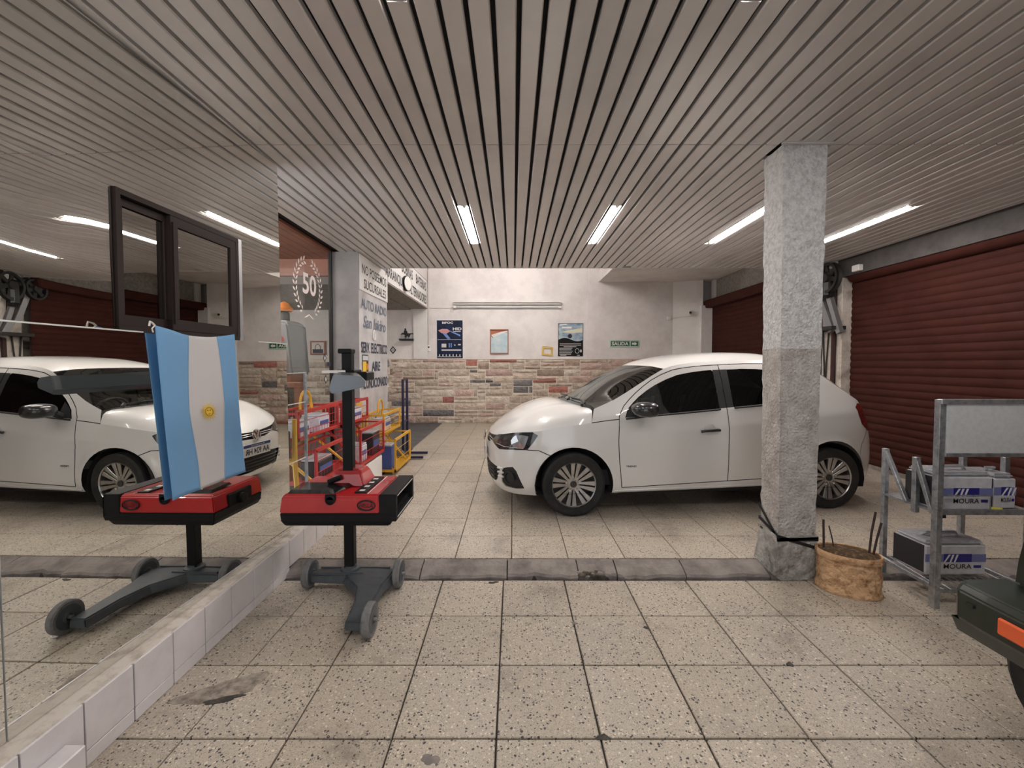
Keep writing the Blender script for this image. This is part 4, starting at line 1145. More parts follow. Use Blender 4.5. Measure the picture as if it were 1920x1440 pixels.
# housing
def loft(secs, mtl, name, parent, bevel=.006):
    g = MB(); n = len(secs[0]); P = [p for s_ in secs for p in s_]; F = [tuple(range(n))[::-1], tuple(range((len(secs) - 1) * n, len(secs) * n))]
    for j in range(len(secs) - 1):
        for k in range(n): F.append((j * n + k, j * n + (k + 1) % n, (j + 1) * n + (k + 1) % n, (j + 1) * n + k))
    return g.add(P, F).build(name, mtl, parent, bevel=bevel, bseg=2)
Yn, Yf = 2.49, 2.93
def rect(x0, x1, y0, y1, z): return [(x0, y0, z), (x1, y0, z), (x1, y1, z), (x0, y1, z)]
loft([rect(-1.355, -.735, Yn + .012, Yf - .012, .470), rect(-1.372, -.715, Yn, Yf, .500), rect(-1.378, -.712, Yn - .002, Yf + .002, .552)], 'tester_black', 'lower_housing', ht)
up = loft([rect(-1.378, -.790, Yn - .004, Yf + .004, .550), rect(-1.366, -.792, Yn + .002, Yf - .002, .645), rect(-1.352, -.796, Yn + .014, Yf - .014, .660)], 'tester_red', 'upper_housing', ht)
# black lens hood open to the right
g = MB()
x0, x1 = -.792, -.690
for (a0, a1, b0, b1, c0, c1) in ((Yn, Yf, .640, .662, 0, 0), (Yn + .0, Yf, .500, .525, 0, 0), (Yn, Yn + .035, .525, .640, 0, 0), (Yf - .035, Yf, .525, .640, 0, 0)): g.box(x0, x1, a0, a1, b0, b1)
g.build('lens_hood', 'tester_black', ht, bevel=.004)
MB().box(-.77, -.765, Yn + .03, Yf - .03, .52, .645).build('lens', 'smoked_cover', ht)
MB().box(-.705, -.689, Yn + .03, Yf - .03, .643, .649).box(-.705, -.689, Yn + .03, Yf - .03, .516, .522).build('hood_edge', 'label_white', ht)
# sloping top cover, control panel, hump round the post
g = MB(); g.add([(-1.34, Yn + .02, .662), (-1.06, Yn + .02, .662), (-1.00, Yn + .20, .668), (-1.34, Yn + .20, .668), (-1.33, Yn + .05, .676), (-1.08, Yn + .05, .676), (-1.03, Yn + .19, .682), (-1.33, Yn + .19, .682)], [(0, 1, 5, 4), (1, 2, 6, 5), (2, 3, 7, 6), (3, 0, 4, 7), (4, 5, 6, 7)]).build('screen_cover', 'smoked_cover', ht)
MB().box(-.945, -.875, Yn + .03, Yf - .06, .660, .668).build('control_panel', 'tester_black', ht)
g = MB()
for k in range(4): g.box(-.925, -.895, Yn + .05 + k * .085, Yn + .078 + k * .085, .668, .6695)
g.build('panel_mark', 'label_white', ht)
MB().box(-.865, -.861, Yn + .02, Yf - .03, .660, .6625).build('panel_line', 'label_white', ht)
loft([rect(-1.17, -.93, 2.66, 2.88, .655), rect(-1.14, -.96, 2.68, 2.85, .735), rect(-1.12, -.975, 2.69, 2.82, .765)], 'tester_red', 'post_mount', ht, .012)
MB().cyl((-1.16, 2.66, .69), (-1.08, 2.66, .72), .016).build('clamp_lever', 'tester_black', ht)
# knob notch on the front, round recess at the rear
MB().lathe([(.030, 0), (.030, .006), (.020, .010), (.018, .004)], (-1.075, Yn - .005, .632), (0, -1, 0), 20).box(-1.105, -1.045, Yn - .009, Yn + .002, .632, .664).build('front_knob', 'tester_black', ht)
MB().box(-1.384, -1.366, 2.60, 2.82, .540, .628).build('rear_recess', 'tester_black', ht, bevel=.008)
MB().lathe([(.034, 0), (.034, .03), (.026, .034)], (-1.375, 2.71, .575), (-1, 0, 0), 16).build('rear_knob', 'tester_black', ht)
MB().box(-1.085, -1.075, 2.56, 2.57, .448, .475).build('lock_pin', 'tester_black', ht)
# emblem with lettering
oc = Vector((-.865, Yn - .0075, .598))
g = MB(); g.tube([oc + Vector((.052 * math.cos(2 * PI * i / 28), .001, .030 * math.sin(2 * PI * i / 28))) for i in range(28)], .0034, 6, closed=True)
g.tube([oc + Vector((.042 * math.cos(a), .001, .027 * math.sin(a))) for a in [R(30 + 120 * i / 8) for i in range(9)]], .003, 4).tube([oc + Vector((.042 * math.cos(a), .001, .027 * math.sin(a))) for a in [R(210 + 120 * i / 8) for i in range(9)]], .003, 4)
g.build('brand_oval', 'ink_black', ht)
text('HELLA', 'brand_lettering', ht, 'ink_black', oc, (1, 0, 0), (0, 0, 1), .024, .082, depth=.001, bold=.02)
# aiming visor across the post
c0 = Vector((-.905, 2.345, 1.345)); dirv = Vector((-.335, .94, 0)).normalized(); side = Vector((dirv.y, -dirv.x, 0))
def vs_(t, pr_): return [c0 + dirv * t + side * a + Vector((0, 0, b)) for a, b in pr_]
pv = [(-.085, -.035), (-.070, -.060), (.075, -.030), (.085, .0), (.06, .025), (-.06, .035)]
pm = [(-.080, -.030), (-.065, -.050), (.060, -.025), (.070, .01), (.05, .032), (-.055, .04)]
loft([vs_(-.255, pv), vs_(-.225, [(a * 1.04, b * 1.04) for a, b in pv]), vs_(.15, pm), vs_(.48, pv), vs_(.51, pv)], 'tester_visor', 'aiming_visor', ht, .004)
MB().box(-1.095, -.985, 2.64, 2.78, 1.36, 1.395).build('visor_bracket', 'tester_black', ht, bevel=.006)
MB().box(-.905, -.845, 2.46, 2.60, 1.335, 1.385).build('visor_end', 'tester_black', ht, bevel=.006)
MB().box(-1.12, -1.03, 2.50, 2.62, 1.378, 1.392).build('visor_card', 'label_white', ht)

# ------------------------------------------------------------------ wire racks with batteries
mat('rack_red', (.42, .025, .022), .4); mat('rack_yellow', (.70, .38, .03), .4)
mat('wire', (.5, .48, .45), .35, .6); mat('battery_white', (.66, .66, .70), .5, var=(14, (.52, .52, .56), .4, .65))
mat('battery_dark', (.028, .027, .03), .55); mat('battery_blue', (.06, .10, .30), .5); mat('battery_wrap', (.55, .56, .60), .15, .0, .8, bump=(30, .8, .02))
def basket(parent, mtl, x0, x1, y0, y1, z0, z1, name):
    """open tray, its barred face looks towards +x"""
    g = MB(); b = .020
    fz = lambda z: z
    for (yy0, yy1, zz0, zz1) in ((y0, y1, z1 - b, z1 + .012), (y0, y1, z0, z0 + b * 1.6), (y0, y0 + b * 1.3, z0, z1), (y1 - b, y1, z0, z1)): g.box(x1 - b, x1, yy0, yy1, zz0, zz1)
    g.box(x0, x1, y0, y0 + .012, z0, z0 + b * 1.6); g.box(x0, x1, y1 - .012, y1, z0, z0 + b * 1.6); g.box(x0, x1, y0, y1, z0, z0 + .006)
    g.box(x0, x1, y0, y0 + .010, z1 - b, z1); g.box(x0, x1, y1 - .010, y1, z1 - b, z1); g.box(x0, x0 + b, y0, y1, z1 - b, z1)
    o = g.build(name, mtl, parent, bevel=.002)
    g = MB()
    for k in range(1, 3): g.cyl((x1 - .01, y0, z0 + (z1 - z0) * k / 3), (x1 - .01, y1, z0 + (z1 - z0) * k / 3), .003, n=6)
    for xx in (x0 + .01,):
        n = 12
        for k in range(1, n): g.cyl((xx, y0 + (y1 - y0) * k / n, z0), (xx, y0 + (y1 - y0) * k / n, z1), .0035, n=5)
    for k in range(1, 14): g.cyl((x1 - .013, y0 + (y1 - y0) * k / 14, z0), (x1 - .013, y0 + (y1 - y0) * k / 14, z0 + (z1 - z0) * .33), .002, n=4)
    g.build('wires', mtl, o); return o
def battery(x0, x1, y0, y1, z0, z1, label, mtl='battery_white', group='batteries in the wire racks'):
    t = thing('battery', label, 'battery', ((x0 + x1) / 2, (y0 + y1) / 2, z0), group=group)
    MB().box(x0, x1, y0, y1, z0, z1 - .03).build('case', mtl, t, bevel=.006)
    MB().box(x0 + .004, x1 - .004, y0 + .004, y1 - .004, z1 - .03, z1 - .008).build('lid', 'battery_wrap', t, bevel=.006)
    MB().cyl((x0 + .03, y0 + .03, z1 - .01), (x0 + .03, y0 + .03, z1 + .008), .012).cyl((x0 + .03, y1 - .03, z1 - .01), (x0 + .03, y1 - .03, z1 + .008), .012).build('terminal', 'grey_steel', t)
    MB().box(x1 - .001, x1 + .0015, y0 + .02, y1 - .02, z0 + (z1 - z0) * .35, z0 + (z1 - z0) * .6).build('sticker', 'battery_blue', t)
    return t
def rack(label, mtl, hm, y0, y1, tiers, name='wire_rack'):
    (a0, a1, az0, az1), (b0, b1, bz0, bz1) = tiers           # lower, upper tray: x0,x1,z0,z1
    t = thing(name, label, 'rack', ((a0 + a1) / 2, (y0 + y1) / 2, .06))
    basket(t, mtl, a0, a1, y0, y1, az0, az1, 'tray'); basket(t, mtl, b0, b1, y0, y1, bz0, bz1, 'tray')
    for y in (y0 + .06, y1 - .06):
        MB().tube([(a1 - .05, y, .062), (a1 - .06, y, az0 + .02), (b0 + .03, y, az1), (b0 + .02, y, bz1)], .014, 8).build('leg', hm, t, smooth=True)
        MB().tube([(b0 - .02, y, .062), (b0 - .02, y, bz1)], .014, 8).build('leg', hm, t, smooth=True)
    ym = y0 + (y1 - y0) * .68; r = .105
    MB().tube([(b0 + .06, ym - r, bz1 - .02)] + [(b0 + .06, ym - r * math.cos(PI * i / 10), bz1 + .03 + r * 1.1 * math.sin(PI * i / 10)) for i in range(11)] + [(b0 + .06, ym + r, bz1 - .02)], .012, 8).build('handle_arch', hm, t, smooth=True)
    return t
rack('red two-tier wire rack with a yellow arched handle, nearest the mirror', 'rack_red', 'rack_yellow', 3.47, 4.28, ((-1.88, -1.61, .43, .72), (-2.02, -1.755, .79, 1.03)))
rack('red two-tier wire rack standing above a long white box', 'rack_red', 'rack_red', 4.34, 5.13, ((-1.83, -1.555, .37, .745), (-1.94, -1.745, .775, 1.02)))
rack('yellow two-tier wire rack at the end of the row', 'rack_yellow', 'rack_yellow', 5.19, 5.95, ((-1.70, -1.435, .10, .50), (-1.84, -1.575, .555, .805)))
battery(-1.95, -1.78, 3.52, 3.72, .80, .96, 'white capped battery, near end of the upper tray by the mirror')
battery(-1.95, -1.78, 3.90, 4.12, .80, .97, 'white capped battery, far end of the upper tray by the mirror')
battery(-1.82, -1.66, 3.62, 3.90, .44, .62, 'dark battery in the lower tray of the rack by the mirror', 'battery_dark')
battery(-1.92, -1.76, 4.62, 4.95, .785, .95, 'pale battery in the upper tray of the red rack above the white box')
battery(-1.78, -1.61, 4.48, 4.68, .38, .58, 'white battery in the lower tray of the red rack above the white box')
battery(-1.76, -1.60, 4.85, 5.08, .38, .66, 'dark battery in the lower tray of the red rack above the white box', 'battery_dark')
battery(-1.66, -1.50, 5.22, 5.42, .11, .44, 'blue wrapped battery at the near end of the lower yellow tray', 'battery_blue')
battery(-1.80, -1.64, 5.45, 5.70, .565, .74, 'pale battery in the upper yellow tray')
bx = MB().box(-1.80, -1.56, 4.425, 5.045, .062, .35).build('storage_box', 'plaster_clean', bevel=.004)
tag(bx, 'long white box on the floor under the red rack', 'box')
MB().box(-1.70, -1.57, 4.43, 5.04, .35, .354).build('box_lid', 'battery_wrap', bx)
# yellow display card and tubular trolley
yc = MB().box(-1.90, -1.895, 5.145, 5.34, .55, .95).build('display_card', 'rack_yellow'); tag(yc, 'upright yellow display card between the red and the yellow racks', 'card')
MB().box(-1.895, -1.893, 5.18, 5.26, .68, .86).build('card_print', 'battery_blue', yc); MB().box(-1.895, -1.893, 5.27, 5.32, .64, .76).build('card_print', 'label_white', yc)
tr = thing('hand_trolley', 'yellow tubular hand trolley standing behind the mirror end', 'trolley', (-1.80, 3.25, .24))
MB().tube([(-1.74, 3.38, .99), (-1.74, 3.38, .62), (-1.70, 3.34, .36), (-1.665, 3.33, .265)], .020, 10).build('frame_tube', 'rack_yellow', tr, smooth=True)
MB().tube([(-1.665, 3.33, .265), (-1.665, 3.10, .258), (-1.665, 2.99, .258)], .018, 10).tube([(-1.665, 3.33, .265), (-1.70, 3.44, .28)], .018, 10).build('foot_tube', 'rack_yellow', tr, smooth=True)
MB().tube([(-1.98, 3.30, .66), (-1.74, 3.38, .66)], .018, 8).build('cross_bar', 'rack_yellow', tr, smooth=True)
db = MB().box(-2.02, -1.76, 3.10, 3.36, .68, .90).build('tool_case', 'battery_dark', bevel=.006); tag(db, 'black case resting on the yellow trolley behind the mirror end', 'case')
rc = MB().lathe([(.045, 0), (.05, .02), (.05, .16), (.03, .19), (.015, .20)], (-1.88, 3.24, .90), (0, 0, 1), 18).build('red_can', 'rack_red', smooth=40); tag(rc, 'small red can on the black case behind the mirror end', 'can')
MB().lathe([(.0505, .08), (.0505, .11)], (-1.88, 3.24, .90), (0, 0, 1), 18).build('can_label', 'label_white', rc)
# clear glass screen at the mirror end
glass_mat('clear_glass', (.93, .95, .94), .02)
gs = thing('glass_screen', 'clear glass screen on a steel post at the end of the mirror wall', 'screen', (-1.615, 3.15, .24))
for (z0, z1) in ((.24, .70), (.71, 1.13), (1.14, 1.36)): MB().box(-1.620, -1.616, 2.96, 3.31, z0, z1).build('pane', 'clear_glass', gs)
MB().box(-1.628, -1.608, 3.31, 3.326, .24, 1.37).build('post', 'galvanised', gs)
MB().box(-1.622, -1.614, 2.96, 3.31, .702, .708).box(-1.622, -1.614, 2.96, 3.31, 1.132, 1.138).box(-1.622, -1.614, 2.96, 3.31, 1.36, 1.365).build('edge_strip', 'mirror_edge', gs)
# navy hand truck
mat('navy_steel', (.015, .015, .055), .45)
hk = thing('hand_truck', 'navy blue hand truck leaning upright by the yellow rack', 'hand truck', (-1.56, 6.25, .06))
for y in (6.12, 6.36): MB().box(-1.60, -1.568, y - .016, y + .016, .12, 1.205).build('rail', 'navy_steel', hk, bevel=.004)
MB().box(-1.595, -1.575, 6.12, 6.36, 1.185, 1.205).box(-1.595, -1.575, 6.12, 6.36, .90, .92).box(-1.595, -1.575, 6.12, 6.36, .58, .60).build('cross_bar', 'navy_steel', hk)
for y in (6.08, 6.40): MB().box(-1.60, -1.29, y - .02, y + .02, .075, .105).build('fork', 'navy_steel', hk)
for y in (6.02, 6.44): MB().lathe([(.03, -.02), (.075, -.025), (.08, 0), (.075, .025), (.03, .02)], (-1.62, y, .14), (0, 1, 0), 20).build('truck_wheel', 'wheel_grey', hk, smooth=40)

# ------------------------------------------------------------------ signs on the left pier and beam
mat('sign_white', (.80, .78, .77), .35); mat('paint_navy', (.035, .040, .075), .6); mat('paint_faded', (.16, .18, .23), .7)
mat('sign_black', (.02, .02, .025), .5)
UXs, UZ = (0, 1, 0), (0, 0, 1)
PX = -1.955
sg = MB().box(PX, PX + .012, 5.455, 6.645, 2.375, 2.830).build('sign_board', 'sign_white', bevel=.003)
tag(sg, 'white board with black capitals reading NO POSEEMOS SUCURSALES on the pier', 'sign')
text('NO POSEEMOS', 'lettering', sg, 'sign_black', (PX + .012, 6.05, 2.66), UXs, UZ, .125, 1.04, bold=.01)
text('SUCURSALES', 'lettering', sg, 'sign_black', (PX + .012, 6.07, 2.475), UXs, UZ, .125, .96, bold=.01)
text('AUTO RADIO', 'painted_lettering', wp, 'paint_faded', (PX + .0005, 6.06, 2.215), UXs, UZ, .135, 1.10, bold=.02)
text('San Isidro', 'painted_lettering', wp, 'paint_faded', (PX + .0005, 6.07, 1.985), UXs, UZ, .165, .98, shear=.25, bold=.02)
text('SERV. ELECTRICO', 'painted_lettering', wp, 'paint_navy', (PX + .0005, 6.06, 1.645), UXs, UZ, .145, 1.13, bold=.02)
text('AIRE', 'painted_lettering', wp, 'paint_navy', (PX + .0005, 6.09, 1.395), UXs, UZ, .135, .37, bold=.02)
text('ACONDICIONADO', 'painted_lettering', wp, 'paint_navy', (PX + .0005, 6.06, 1.165), UXs, UZ, .14, 1.12, bold=.02)
rb = MB().lathe([(.075, 0), (.078, .006), (.06, .012), (.055, .008)], (PX, 6.02, 1.83), (1, 0, 0), 28).build('round_badge', 'sign_white', smooth=40)
tag(rb, 'small round white emblem on the pier below the painted script', 'badge')
MB().lathe([(.03, .010), (.034, .012)], (PX, 6.02, 1.83), (1, 0, 0), 20).build('badge_center', 'galvanised_flat', rb)
mat('sticker_yellow', (.78, .52, .05), .5); mat('orange_paint', (.70, .22, .03), .6)
ys = MB().box(PX, PX + .003, 5.53, 5.76, 1.30, 1.55).build('notice_sticker', 'sign_black'); tag(ys, 'small yellow notice in a dark border on the pier left of the word AIRE', 'notice')
MB().box(PX + .003, PX + .004, 5.545, 5.68, 1.315, 1.46).build('notice_field', 'sticker_yellow', ys); MB().box(PX + .003, PX + .004, 5.545, 5.745, 1.475, 1.535).build('notice_header', 'galvanised_flat', ys)
MB().lathe([(.045, 0), (.045, .002)], (PX + .003, 5.71, 1.39), (1, 0, 0), 16).build('notice_mark', 'orange_paint', ys)
bs = MB().box(-1.954, -1.940, 6.66, 9.70, 2.70, 3.31).build('beam_sign', 'sign_white'); tag(bs, 'long white sign on the beam with black capitals, ARRANQUES and ALTERNADORES', 'sign')
text('ARRANQUES', 'lettering', bs, 'sign_black', (-1.94, 7.12, 2.845), UXs, UZ, .19, 1.16, bold=.02)
text('ALTERNADORES', 'lettering', bs, 'sign_black', (-1.94, 8.80, 2.845), UXs, UZ, .19, 1.58, bold=.02)
text('BATERIAS', 'lettering', bs, 'sign_black', (-1.94, 9.06, 3.13), UXs, UZ, .19, .98, bold=.02)
text('BOBINAS', 'lettering', bs, 'sign_black', (-1.94, 7.90, 3.13), UXs, UZ, .19, .80, bold=.02)
MB().box(-1.941, -1.938, 6.68, 9.68, 3.285, 3.295).box(-1.941, -1.938, 9.67, 9.68, 2.72, 3.295).build('border_line', 'sign_black', bs)
sk = MB().lathe([(.09, 0), (.135, .02), (.14, .05), (.135, .065)], (-1.94, 7.68, 2.86), (1, -.25, 0), 28).build('wall_speaker', 'black_plastic', smooth=40)
tag(sk, 'round black-rimmed speaker fixed on the beam sign between its words', 'speaker')
MB().lathe([(.125, .066), (.12, .069)], (-1.94, 7.68, 2.86), (1, -.25, 0), 28).build('speaker_face', 'sign_white', sk)

# ------------------------------------------------------------------ glass partition with laurel decal, annex behind it
gp = thing('glass_partition', 'glass partition with a white laurel wreath and the number 50', 'glass partition', (-2.30, 4.55, .06))
MB().box(-2.303, -2.297, 3.62, 5.40, .10, 2.84).build('pane', 'clear_glass', gp)
MB().box(-2.32, -2.28, 3.62, 5.40, .06, .10).build('bottom_rail', 'window_brown', gp)
mat('decal_white', (.80, .72, .70), .6)
DX = -2.293
def dp(px, py):                           # decal sheet laid out from the wreath's own drawing, metres on the pane
    return Vector((DX, px, py))
# centre of wreath: y about 4.83, z about 2.30
wc = (4.815, 2.300)
text('50', 'numerals', gp, 'decal_white', (DX, wc[0] + .02, wc[1] + .02), UXs, UZ, .235, .32, bold=.02)
g = MB()
for sd in (-1, 1):
    for k in range(12):
        a = R(-62 + k * 11.8)
        cy, cz = wc[0] + sd * .30 * math.cos(a), wc[1] + .30 * math.sin(a) - .02
        tx, tz = -sd * math.sin(a), math.cos(a); nx_, nz_ = sd * math.cos(a), math.sin(a)
        for q in (-1, 1):
            bx_, bz_ = cy + q * nx_ * .006, cz + q * nz_ * .006
            ex_, ez_ = bx_ + tx * .055 + q * nx_ * .042, bz_ + tz * .055 + q * nz_ * .042
            mx_, mz_ = (bx_ + ex_) / 2, (bz_ + ez_) / 2
            px_, pz_ = -(ez_ - bz_) * .20, (ex_ - bx_) * .20
            g.add([(DX, bx_, bz_), (DX, mx_ + px_, mz_ + pz_), (DX, ex_, ez_), (DX, mx_ - px_, mz_ - pz_)], [(0, 1, 2, 3)])
g.tube([(DX, wc[0] - .10, wc[1] - .36), (DX, wc[0] + .0, wc[1] - .32), (DX, wc[0] + .06, wc[1] - .35)], .006, 4).tube([(DX, wc[0] + .10, wc[1] - .36), (DX, wc[0], wc[1] - .32), (DX, wc[0] - .06, wc[1] - .35)], .006, 4)
g.build('laurel_wreath', 'decal_white', gp)
def diamond(x, y, z, w, h, name, lbl, face):
    g = MB()
    if face == 'x': g.prism([(0, -h), (w, 0), (0, h), (-w, 0)], lambda a, b: (x, y + a, z + b), lambda a, b: (x + .002, y + a, z + b))
    else: g.prism([(0, -h), (w, 0), (0, h), (-w, 0)], lambda a, b: (x + a, y, z + b), lambda a, b: (x + a, y - .004, z + b))
    o = g.build(name, 'ink_black'); tag(o, lbl, 'sticker')
    k = .62; gg = MB()
    if face == 'x': gg.prism([(0, -h * k), (w * k, 0), (0, h * k), (-w * k, 0)], lambda a, b: (x + .002, y + a, z + b), lambda a, b: (x + .003, y + a, z + b))
    else: gg.prism([(0, -h * k), (w * k, 0), (0, h * k), (-w * k, 0)], lambda a, b: (x + a, y - .004, z + b), lambda a, b: (x + a, y - .005, z + b))
    gg.build('sticker_mark', 'galvanised_flat', o)
    if face == 'y':
        g = MB(); g.tube([(x - .03, y - .006, z - .015), (x + .03, y - .006, z + .0), (x - .02, y - .006, z + .025)], .006, 4).build('sticker_figure', 'ink_black', o)
    return o
diamond(-2.294, 5.20, 1.50, .045, .055, 'diamond_sticker', 'upper black diamond sticker on the glass partition', 'x')
diamond(-2.294, 5.22, 1.24, .045, .055, 'diamond_sticker', 'lower black diamond sticker on the glass partition', 'x')
diamond(-2.765, BY + .028, 1.742, .075, .092, 'diamond_sticker', 'black diamond sticker on the back wall under the beam', 'y')
st = MB().box(-2.294, -2.290, 5.26, 5.36, 1.40, 1.45).build('blue_sticker', 'paint_navy'); tag(st, 'small dark blue sticker on the glass partition', 'sticker')
pc = MB().box(-4.66, -4.30, BY - .0, BY + .03, 1.63, 1.95).build('framed_picture', 'wood_brown', bevel=.006); tag(pc, 'framed picture of a handled bag on the annex wall behind the glass', 'picture')
MB().box(-4.62, -4.34, BY - .004, BY, 1.665, 1.915).build('picture_sheet', 'plaster_clean', pc)
MB().box(-4.60, -4.36, BY - .007, BY - .004, 1.67, 1.76).build('picture_bag', 'paint_navy', pc)
MB().tube([(-4.54, BY - .006, 1.76), (-4.53, BY - .006, 1.85), (-4.48, BY - .006, 1.88), (-4.43, BY - .006, 1.85), (-4.42, BY - .006, 1.76)], .008, 6).build('bag_handle', 'wood_brown', pc)
mat('machine_grey', (.30, .31, .32), .45); mat('machine_red', (.65, .06, .04), .5)
mc = thing('service_machine', 'tall grey service machine with red lettering behind the glass', 'machine', (-2.90, 5.25, .06))
loft([rect(-3.30, -2.66, 5.15, 5.60, 1.30), rect(-3.28, -2.70, 5.12, 5.58, 1.92), rect(-3.22, -2.76, 5.16, 5.52, 1.96)], 'machine_grey', 'cabinet', mc, .02)
MB().box(-3.26, -2.70, 5.18, 5.58, .062, 1.30).build('stand', 'wood_brown', mc)
MB().box(-3.0, -2.74, 5.10, 5.125, 1.40, 1.58).build('opening', 'plaster_clean', mc)
text('se', 'lettering', mc, 'machine_red', (-2.81, 5.125, 1.73), (1, 0, 0), UZ, .055, .13, bold=.02)
cn = MB().lathe([(.09, 0), (.10, .03), (.05, .10), (.01, .12)], (-2.84, 5.32, 2.08), (0, 0, 1), 18).build('orange_cap', 'orange_paint', smooth=40); tag(cn, 'orange cap on the flask on top of the grey machine', 'cap')
fk = MB().lathe([(.06, 0), (.06, .09), (.045, .12)], (-2.84, 5.32, 1.96), (0, 0, 1), 18).build('flask', 'battery_dark', smooth=40); tag(fk, 'dark flask standing on top of the grey machine', 'flask')
wd = MB().box(-3.05, -2.42, 4.86, 5.0, .062, 1.22).build('display_cabinet', 'wood_brown', bevel=.008); tag(wd, 'brown wooden cabinet with a glass front behind the partition', 'cabinet')
MB().box(-2.98, -2.50, 4.855, 4.862, .70, 1.16).build('cabinet_glass', 'smoked_cover', wd)

# ------------------------------------------------------------------ on the back wall
FY = BY - .002
lamp = thing('wall_lamp', 'unlit white fluorescent batten high on the back wall', 'lamp', (-.13, FY, 2.75))
MB().box(-1.37, 1.10, FY - .06, FY, 2.775, 2.815).build('batten', 'lamp_white', lamp, bevel=.006)
MB().box(-1.36, 1.09, FY - .10, FY - .01, 2.815, 2.855).build('reflector', 'plaster_clean', lamp)
MB().cyl((-1.30, FY - .05, 2.715), (1.03, FY - .05, 2.715), .018).build('tube', 'galvanised_flat', lamp, smooth=True)
MB().box(-1.36, -1.30, FY - .07, FY - .03, 2.69, 2.745).box(1.03, 1.09, FY - .07, FY - .03, 2.69, 2.745).build('lamp_holder', 'plaster_clean', lamp)
MB().tube([(-1.34, FY - .02, 2.76), (-1.42, FY - .015, 2.70), (-1.43, FY - .01, 2.62), (-1.37, FY - .01, 2.61), (-1.36, FY - .02, 2.70)], .012, 6).build('flex', 'cable_white', lamp, smooth=True)
mat('poster_navy', (.008, .011, .028), .5, 0., .2, var=(5, (.014, .026, .08), .4, .7)); mat('poster_pink', (.62, .30, .28), .5); mat('poster_blue', (.16, .28, .62), .5)
mat('poster_black', (.008, .007, .009), .5, 0., .2); mat('poster_sky', (.50, .58, .55), .5, var=(9, (.16, .26, .42), .35, .62)); mat('poster_cream', (.72, .68, .52), .5)
ps = MB().box(-1.745, -1.155, FY - .006, FY, 1.553, 2.420).build('poster', 'poster_navy'); tag(ps, 'dark blue BIFOC HID poster with a light-beam picture on the back wall', 'poster')
Y1 = FY - .008
text('BIFOC', 'poster_lettering', ps, 'label_white', (-1.50, Y1, 2.365), (1, 0, 0), UZ, .048, .25, bold=.03, depth=.0)
text('HID', 'poster_lettering', ps, 'label_white', (-1.28, Y1, 2.225), (1, 0, 0), UZ, .065, .20, bold=.03, depth=0)
MB().box(-1.37, -1.20, Y1, Y1 + .001, 2.158, 2.172).build('poster_print', 'plate_white', ps)
MB().add([(-1.72, Y1, 2.19), (-1.62, Y1, 2.225), (-1.50, Y1, 2.22), (-1.44, Y1, 2.17), (-1.52, Y1, 2.12), (-1.64, Y1, 2.13)], [(0, 1, 2, 3, 4, 5)]).build('poster_shape', 'poster_pink', ps)
MB().add([(-1.62, Y1 - .001, 2.13), (-1.53, Y1 - .001, 2.12), (-1.43, Y1 - .001, 2.0), (-1.50, Y1 - .001, 1.99)], [(0, 1, 2, 3)]).add([(-1.46, Y1 - .001, 2.19), (-1.42, Y1 - .001, 2.15), (-1.21, Y1 - .001, 2.05), (-1.21, Y1 - .001, 2.09)], [(0, 1, 2, 3)]).build('poster_beam', 'poster_blue', ps)
g = MB(); g.box(-1.73, -1.19, Y1, Y1 + .001, 1.975, 1.985).box(-1.64, -1.19, Y1, Y1 + .001, 1.725, 1.755).box(-1.73, -1.19, Y1, Y1 + .001, 1.578, 1.592)
for k in range(7): g.box(-1.70 + k * .078, -1.675 + k * .078, Y1, Y1 + .001, 1.60, 1.645)
g.box(-1.64, -1.53, Y1, Y1 + .001, 1.80, 1.885).box(-1.35, -1.32, Y1, Y1 + .001, 1.84, 1.87).box(-1.26, -1.20, Y1, Y1 + .001, 1.85, 1.88)
g.build('poster_print', 'plate_white', ps)
MB().box(-1.475, -1.45, Y1, Y1 + .001, 1.80, 1.90).box(-1.43, -1.405, Y1, Y1 + .001, 1.80, 1.90).build('poster_print', 'poster_blue', ps)
p2 = MB().box(1.03, 1.605, FY - .006, FY, 1.60, 2.355).build('poster', 'poster_black'); tag(p2, 'black poster with a cloudy sky picture beside the pilaster on the back wall', 'poster')
g = MB(); g.grid(lambda u, v: (1.04 + .555 * u, Y1, 1.98 + .04 * math.sin(6 * u) * (1 - v) + (.36 - .0) * v), 10, 3).build('poster_picture', 'poster_sky', p2)
MB().add([(1.10, Y1 - .001, 2.15), (1.30, Y1 - .001, 2.20), (1.59, Y1 - .001, 2.24), (1.59, Y1 - .001, 2.14), (1.34, Y1 - .001, 2.13)], [(0, 1, 2, 3, 4)]).build('poster_cloud', 'poster_cream', p2)
MB().add([(1.06, Y1 - .001, 2.30), (1.22, Y1 - .001, 2.31), (1.235, Y1 - .001, 2.34), (1.075, Y1 - .001, 2.33)], [(0, 1, 2, 3)]).build('poster_headline', 'label_white', p2)
MB().box(1.12, 1.34, Y1 - .002, Y1 - .001, 2.235, 2.275).build('poster_headline_bar', 'label_white', p2)
MB().ball((1.305, Y1 - .001, 2.06), .05, 10, 6, (1, .02, 1)).build('poster_figure', 'ink_black', p2)
g = MB()
for k, (a, b) in enumerate(((1.07, 1.56), (1.07, 1.56), (1.16, 1.45), (1.06, 1.36), (1.06, 1.34), (1.06, 1.37), (1.06, 1.35), (1.06, 1.33))):
    zz = 1.885 - k * .034; g.box(a, b, Y1, Y1 + .001, zz - .006, zz + .006)
g.tube([(1.47 + .045 * math.cos(2 * PI * i / 20), Y1, 1.72 + .055 * math.sin(2 * PI * i / 20)) for i in range(20)], .006, 4, closed=True)
